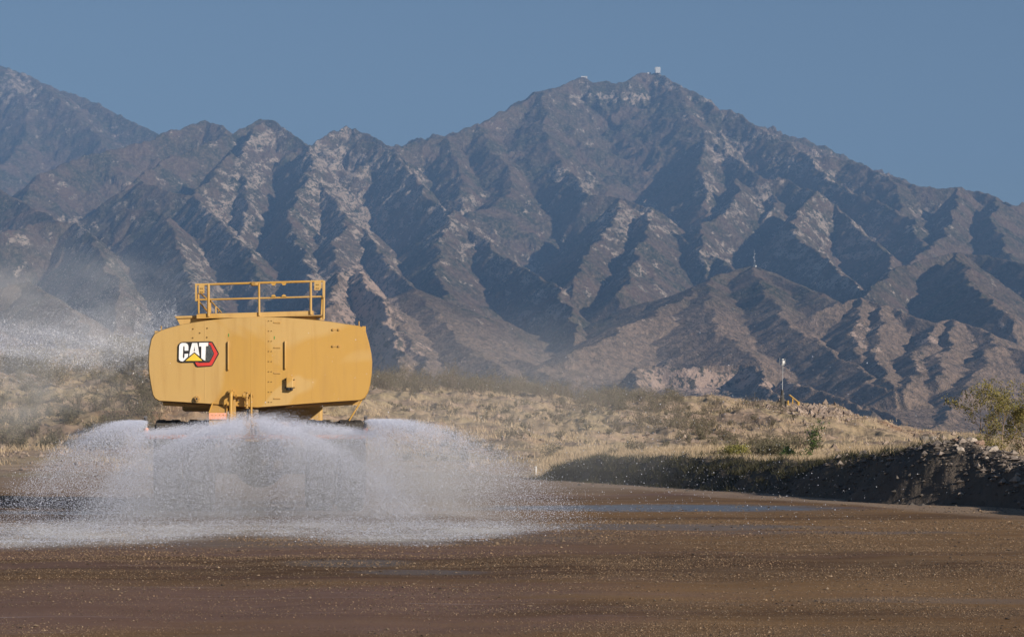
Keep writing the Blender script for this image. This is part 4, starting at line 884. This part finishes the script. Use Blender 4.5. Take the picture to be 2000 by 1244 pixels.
joined('end_weight', [('box', (.6, 0, .22), (.22, .8, .42))], M_YFRAME, e, .02)
# marker post by the road end
D = 116; x = PX(1047, D); e = empty('marker_post', (x, D, float(T(x, D))-.03)); tag(e, 'short white marker post where the road ends left of the berm', 'post')
joined('stake', [('box', (0, 0, .22), (.07, .05, .46))], M_WHITE, e, .008); joined('cap', [('box', (0, 0, .47), (.085, .065, .04))], M_GALV, e)
# lattice tower on the front hill
def on_mt(px, D0, D1, py):
    best = None
    for D in np.linspace(D0, D1, 60):
        zz = mt_z(px, D); yy = HOR-(zz-CAMZ)/D*F
        if best is None or yy < best[0]: best = (yy, D, zz)
    return best
yy, D, z = on_mt(1473, 4200, 5200, 519); x = PX(1473, D)
e = empty('lattice_tower', (x, D, z-1)); tag(e, 'slender steel lattice radio tower on the brown front hill', 'radio tower')
Ht = (yy-488)/F*D+1; pts = []; w0 = 3.2
for i in range(9):
    h0, h1 = Ht*i/9, Ht*(i+1)/9; wa, wb = w0*(1-i/9)+.3, w0*(1-(i+1)/9)+.3
    c0 = [(-wa/2, -wa/2), (wa/2, -wa/2), (wa/2, wa/2), (-wa/2, wa/2)]; c1 = [(-wb/2, -wb/2), (wb/2, -wb/2), (wb/2, wb/2), (-wb/2, wb/2)]
    for k in range(4):
        pts.append(('cyl', (*c0[k], h0), (*c1[k], h1), .16, .16, 5)); pts.append(('cyl', (*c0[k], h0), (*c1[(k+1) % 4], h1), .10, .10, 4))
joined('lattice_mast', pts, M_GALV, e)
for k, (hh, sx) in enumerate(((.35, 1), (.55, -1), (.75, 1))):
    joined('dish', [('cyl', (sx*1.2, -1.2, Ht*hh), (sx*1.2, -1.9, Ht*hh), 1.1, .9)], M_WHITE, e)
joined('equipment_hut', [('box', (3.5, 0, 1.8), (3.5, 3, 3.2))], M_WHITE, e)
# buildings on the summit
def summit(px, label, name, cat, w, d, h, D0=8300, D1=9400, dz=0, extra=None):
    yy, D, z = on_mt(px, D0, D1, 0); x = PX(px, D); e = empty(name, (x, D, z-6+dz)); tag(e, label, cat)
    joined('wall', [('box', (0, 0, h/2+3), (w, d, h+6))], M_WHITE, e)
    joined('roof', [('box', (0, 0, h+6.4), (w+.6, d+.6, .8))], M_WHITE, e)
    return e, h
e, h = summit(1285, 'white box shaped observatory building on the mountain summit', 'observatory_building', 'building', 19, 14, 16, dz=6)
joined('shutter', [('box', (0, -7.3, h+1.5), (6, .5, 7))], M_WHITE, e)
e, h = summit(1268, 'long low white building left of the observatory on the summit', 'service_building', 'building', 15, 9, 4, dz=4)
joined('door', [('box', (3, -4.7, 5.5), (2.5, .3, 3))], M_DARKBOX, e)
e, h = summit(1279.5, 'small white dome beside the observatory building on the summit', 'small_dome', 'building', 2.5, 2.5, 17, dz=6)
e, h = summit(1141, 'flat white building on the shoulder left of the summit', 'shoulder_building', 'building', 24, 10, 3, dz=1)
joined('door', [('box', (6, -5.2, 5), (3, .3, 3))], M_DARKBOX, e)
# ------------------------------------------------------------------ water spray
WM = NT('water_drops'); WM.base((.80, .83, .92), .25, .6)
t_ = WM.node('ShaderNodeBsdfTranslucent', {'Color': (.80, .84, .95, 1)}); mx_ = WM.node('ShaderNodeMixShader', {0: .45, 1: WM.b.outputs[0], 2: t_.outputs[0]}); WM.t.links.new(mx_.outputs[0], WM.out.inputs['Surface'])
TET = np.array([(1, 1, 1), (1, -1, -1), (-1, 1, -1), (-1, -1, 1)], float)/1.732; TETF = np.array([(0, 1, 2), (0, 3, 1), (0, 2, 3), (1, 3, 2)])
def drops(name, P, R, seed, stretch=None):
    q = np.random.default_rng(seed); n = len(P); rots = []
    for k in range(16):
        m = np.linalg.qr(q.normal(size=(3, 3)))[0]; rots.append(TET @ m.T)
    base = np.array(rots)[q.integers(0, 16, n)]
    if stretch is not None: base = base*stretch
    V = base*R[:, None, None]+P[:, None]
    o = np_mesh(name, V.reshape(-1, 3), (TETF[None]+(np.arange(n)*4)[:, None, None]).reshape(-1, 3), WM.m, smooth=False); tag(o, kind='stuff'); return o
def to_world(L_): return np.stack([TX0+L_[:, 0]*TC-L_[:, 1]*TS, TY0+L_[:, 0]*TS+L_[:, 1]*TC, L_[:, 2]], -1)
q = np.random.default_rng(99)
def fan(n, nz, vx, vb, vz, jit=.35, drop=0):
    """ballistic drops from one nozzle; vx, vb, vz ranges of sideways, backward, upward speed"""
    a = q.random(n); b = q.random(n)
    VX = vx[0]+(vx[1]-vx[0])*a; VB = vb[0]+(vb[1]-vb[0])*b*(1-.35*np.abs(2*a-1)); VZ = (vz[0]+(vz[1]-vz[0])*np.sqrt(q.random(n)))*(1-drop*np.abs(VX)/6)
    k = .75+.25*q.random(n); VZ = VZ*k
    T_ = (VZ+np.sqrt(VZ*VZ+2*9.8*nz[2]))/9.8; t = T_*q.random(n)**.85
    x = nz[0]+VX*t+q.normal(0, 1, n)*jit*t; y = nz[1]-VB*t+q.normal(0, 1, n)*jit*t; z = nz[2]+VZ*t-4.9*t*t+q.normal(0, .10, n)*t
    return np.stack([x, y, np.maximum(z, .01)], -1)
nL, nR = Q(285, 826, -.4), Q(714, 825, -.4); nA, nB = Q(470, 842, -.4), Q(510, 842, -.4)
fans = [fan(105000, nL, (-4.0, .2), (5, 20), (.1, 1.1)), fan(105000, nA, (-5.6, .3), (4, 18), (1.0, 2.9), .3, .85), fan(105000, nB, (-.3, 5.6), (4, 18), (1.0, 2.9), .3, .85), fan(125000, nR, (.1, 6.2), (4, 19), (.2, 1.3)),
        fan(30000, (0, -.4, nL[2]), (-3.4, 3.4), (1, 8), (.2, 2.6), .5)]
def curtain(n):
    # the row of jets along the whole bar, thrown up and back
    x0 = q.uniform(-2.85, 2.85, n); VB = 3+14*q.random(n); VX = x0*.35+q.normal(0, .5, n); VZ = (.2+2.5*np.clip(1-(np.abs(x0)/2.95)**2.2, 0, 1))*(.5+.5*q.random(n)); z0 = nA[2]-.05
    t = (VZ+np.sqrt(VZ*VZ+2*9.8*z0))/9.8*q.random(n)**1.1
    return np.stack([x0+VX*t+q.normal(0, .08, n), nA[1]-VB*t, np.maximum(z0+VZ*t-4.9*t*t+q.normal(0, .05, n), .01)], -1)
cu_ = curtain(230000); gp = np.exp(-((cu_[:, 0]+.15)/.33)**2)*np.clip(-cu_[:, 1]*.5, 0, .75); fans.append(cu_[q.random(len(cu_)) > gp])
Pd = to_world(np.concatenate(fans)); n = len(Pd)
Rd = np.clip(q.lognormal(-5.35, .38, n), .0025, .016)
drops('water_spray', Pd, Rd, 1)
# stray larger drops flung wide
n = 2600; X_ = np.concatenate([q.normal(-1.0, 3.2, n//2), q.normal(4.0, 2.4, n-n//2)]); Y_ = q.uniform(44, 66, n); Z_ = np.abs(q.normal(1.2, 1.6, n))+.05
drops('stray_drops', np.stack([X_, Y_, Z_], -1), np.clip(q.lognormal(-5.0, .4, n), .004, .02), 2)
# splash on the road: drops bouncing low, dragged out in streaks
SPX = [-100, 50, 300, 480, 560, 700, 850, 960, 1060, 1160]; SD0 = [40, 39, 40.5, 44, 42.5, 40.5, 40.3, 43, 46.5, 49]; SD1 = [54, 54, 55, 55, 55, 55, 55, 54, 52, 50]
n = 190000; Ys = q.uniform(38.2, 56, n); Us = q.uniform(-80, 1170, n); Xs = PX(Us, Ys)
d0 = np.interp(Us, SPX, SD0)+fbm(Xs/2.2, Ys/1.5, 3, 201)*2.4; d1 = np.interp(Us, SPX, SD1)+fbm(Xs/3, Ys/2, 2, 202)*2
edge = sm(-1, 4.5, Ys-d0)**1.5*sm(0, 2.5, d1-Ys); st = fbm(Xs/3.5, Ys/.28, 4, 203)+.5*fbm(Xs/1.2, Ys/.12, 2, 205)
k = q.random(n) < edge*np.clip(.30+1.9*st, .03, 1); Xs, Ys = Xs[k], Ys[k]
drops('road_splash', np.stack([Xs, Ys, .02+q.exponential(.022, len(Xs))], -1), np.clip(q.lognormal(-5.0, .35, len(Xs)), .004, .016), 3, np.array([1.8, 1, .55]))
# fine drops drifting left of the truck: wind-blown wisps low down, separate sparkles above
n = 15000; Y_ = q.uniform(58, 72, n); u_ = np.concatenate([q.normal(120, 75, n//2), q.normal(290, 60, n-n//2)]); Y_ = np.where(u_ > 255, Y_+14, Y_); v_ = q.normal(585, 62, n)
drops('drifting_drops', np.stack([PX(u_, Y_), Y_, np.maximum(PZ(v_, Y_), .1)], -1), np.clip(q.lognormal(-5.5, .35, n), .002, .012), 4)
n = 260000; Y_ = q.uniform(58, 70, n); u_ = q.uniform(-60, 345, n); Y_ = np.where(u_ > 262, q.uniform(69, 76, n), Y_); v_ = q.normal(668, 34, n); X_ = PX(u_, Y_); Z_ = PZ(v_, Y_)
a_ = X_*.9+Z_*.45; b_ = Z_-.3*X_; st = fbm(a_/1.1, b_/.22, 4, 211)+.8*fbm(X_/2.2, Z_/1.3, 3, 213)
k = q.random(n) < np.clip(.10+1.5*st, 0, 1); X_, Y_, Z_ = X_[k], Y_[k], Z_[k]
drops('windblown_spray', np.stack([X_, Y_, Z_], -1), np.clip(q.lognormal(-5.25, .35, len(X_)), .003, .014), 5, np.array([1.6, 1, .8]))

# soft mist as real volumes
def mist(name, box_, density, fn, color=(.935, .955, 1.0)):
    (x0, x1), (y0, y1), (z0, z1) = box_; bm = bmesh.new(); bmesh.ops.create_cube(bm, size=1, matrix=Matrix.Diagonal((x1-x0, y1-y0, z1-z0, 1)))
    me = bpy.data.meshes.new(name); bm.to_mesh(me); bm.free()
    m = NT(name+'_volume'); m.n.remove(m.b); v = m.node('ShaderNodeVolumePrincipled'); v.inputs['Color'].default_value = (*color, 1); v.inputs['Anisotropy'].default_value = -.1
    m.t.links.new(m.math('MULTIPLY', fn(m), density, True) if False else m.math('MULTIPLY', fn(m), density), v.inputs['Density']); m.t.links.new(v.outputs[0], m.out.inputs['Volume'])
    me.materials.append(m.m); o = bpy.data.objects.new(name, me); C.objects.link(o); o.location = ((x0+x1)/2, (y0+y1)/2, (z0+z1)/2); tag(o, kind='stuff'); return o
def falloff(m, sx, sy, sz, p=1.0):
    """1 in the middle of the box, 0 at its faces (object space, half sizes given)"""
    s = m.node('ShaderNodeSeparateXYZ', {0: m.objco()}); r = None
    for i, h in enumerate((sx, sy, sz)):
        k = m.math('SUBTRACT', 1.0, m.math('POWER', m.math('ABSOLUTE', m.math('DIVIDE', s.outputs[i], h)), 2.0), True); r = k if r is None else m.math('MULTIPLY', r, k)
    return r
def fn_fan(m):
    # body of the spray: a sheet that arches up from the bar and falls to the road behind the truck
    s_ = m.node('ShaderNodeSeparateXYZ', {0: m.objco()}); M = m.math
    x, y, z = s_.outputs; y = M('SUBTRACT', 9.6, y); z = M('ADD', z, 1.3)        # y: metres behind the bar, z: height
    t = M('DIVIDE', y, 18.5)
    nn = m.noise(m.map(m.objco(), (1, .4, 1)), .8, 4, .6); nn2 = m.noise(m.map(m.objco(), (2.2, .4, 1)), 1.2, 2, .5)
    side = M('MAXIMUM', M('SUBTRACT', M('ABSOLUTE', M('SUBTRACT', x, .5)), 3.1), 0)
    side = M('DIVIDE', side, M('ADD', 1.2, M('MULTIPLY', t, 3.2)))
    top = M('SUBTRACT', M('ADD', 2.26, M('MULTIPLY', t, 0.5)), M('ADD', M('MULTIPLY', M('MULTIPLY', t, t), 2.75), M('MULTIPLY', M('MULTIPLY', side, side), 2.4)))
    arch = M('MULTIPLY', M('MULTIPLY', M('MINIMUM', M('MULTIPLY', M('SUBTRACT', x, .3), M('SUBTRACT', x, .3)), 8.5), .12), M('SUBTRACT', 1.0, M('MULTIPLY', t, 3.6), True))
    top = M('SUBTRACT', top, arch)
    top = M('ADD', top, M('MULTIPLY', M('SUBTRACT', nn, .5), .5))
    d = M('DIVIDE', M('SUBTRACT', top, z), .45, True)
    d = M('MULTIPLY', d, M('MULTIPLY', y, 1.5, True)); d = M('MULTIPLY', d, M('MAXIMUM', M('POWER', M('SUBTRACT', 1.0, M('DIVIDE', y, 14.0), True), 2.2), 0))
    gap = M('SUBTRACT', 1.0, M('MULTIPLY', M('SUBTRACT', 1.0, M('DIVIDE', M('ABSOLUTE', M('ADD', x, .15)), .45), True), .45))
    return M('MULTIPLY', M('MULTIPLY', d, gap), m.ramp(nn, [(.3, .45), (.7, 1)]))
o = mist('spray_mist', ((-6, 7.6), (-9.6, 9.6), (-1.3, 1.5)), MIST1, fn_fan)
o.rotation_euler = (0, 0, TH); c_ = to_world(np.array([[.5, -10.0, 1.3]]))[0]; o.location = c_
def fn_splash(m):
    s_ = m.node('ShaderNodeSeparateXYZ', {0: m.objco()}); M = m.math; x, y, z = s_.outputs; z = M('ADD', z, .22)
    nn = m.noise(m.map(m.objco(), (.35, 1.8, 1)), 1.0, 6, .7, .6)
    top = M('MULTIPLY', m.ramp(nn, [(.40, .0), (.66, 1)]), .22); d = M('DIVIDE', M('SUBTRACT', top, z), .10, True)
    # near edge of the splash follows the separate jets
    tx = M('DIVIDE', M('ADD', x, 7.4), 14.8); stops = []
    for u_, a in zip(SPX, SD0): stops.append((min(1, max(0, (PX(u_, 45)+12.4)/14.8)), (a-38)/16))
    stops = sorted(set(stops))[:10]; near_ = M('MULTIPLY', m.ramp(tx, stops), 16.0); yy = M('ADD', y, 7.9)
    yy = M('ADD', yy, M('MULTIPLY', M('SUBTRACT', m.noise(m.objco(), .6, 3), .5), 3.0))
    e1 = M('DIVIDE', M('SUBTRACT', yy, near_), 4.5, True); e2 = M('DIVIDE', M('SUBTRACT', 15.5, yy), 5.0, True)
    return M('MULTIPLY', M('MULTIPLY', d, M('MULTIPLY', e1, e2)), M('DIVIDE', M('SUBTRACT', 7.2, M('ABSOLUTE', x)), 2.5, True))
mist('splash_mist', ((-12.4, 2.4), (38.2, 54), (-.02, .42)), MIST4, fn_splash)
def fn_plume(m):
    f = falloff(m, 5.0, 12, 3.6); nn = m.noise(m.map(m.objco(), (.7, .25, 1.2)), .8, 4, .62, .5); return m.math('MULTIPLY', f, m.ramp(nn, [(.42, 0), (.68, 1)]))
mist('drifting_mist', ((-18.5, -8.5), (56, 80), (.6, 7.8)), MIST2, fn_plume)
def fn_right(m):
    f = falloff(m, 6.0, 12, 3.4); nn = m.noise(m.objco(), .5, 3, .6); return m.math('MULTIPLY', f, m.ramp(nn, [(.3, .1), (.7, 1)]))
mist('thin_mist', ((-6.0, 6.0), (62, 86), (-.6, 6.2)), MIST3, fn_right)
def build_haze():
    bm = bmesh.new(); bmesh.ops.create_cube(bm, size=1)
    for v in bm.verts:
        v.co = Vector((v.co.x*26000, -300 if v.co.y < 0 else 14000, -260 if v.co.z < 0 else 1750))
    me = bpy.data.meshes.new('haze'); bm.to_mesh(me); bm.free()
    m = bpy.data.materials.new('thin_blue_haze'); m.use_nodes = True; t = m.node_tree; t.nodes.clear()
    out = t.nodes.new('ShaderNodeOutputMaterial'); v = t.nodes.new('ShaderNodeVolumePrincipled')
    v.inputs['Color'].default_value = (0.30, 0.54, 0.97, 1); v.inputs['Density'].default_value = HAZE_DENSITY; v.inputs['Anisotropy'].default_value = 0.0
    t.links.new(v.outputs[0], out.inputs['Volume']); me.materials.append(m)
    o = bpy.data.objects.new('haze', me); C.objects.link(o); tag(o, kind='stuff')
build_haze()
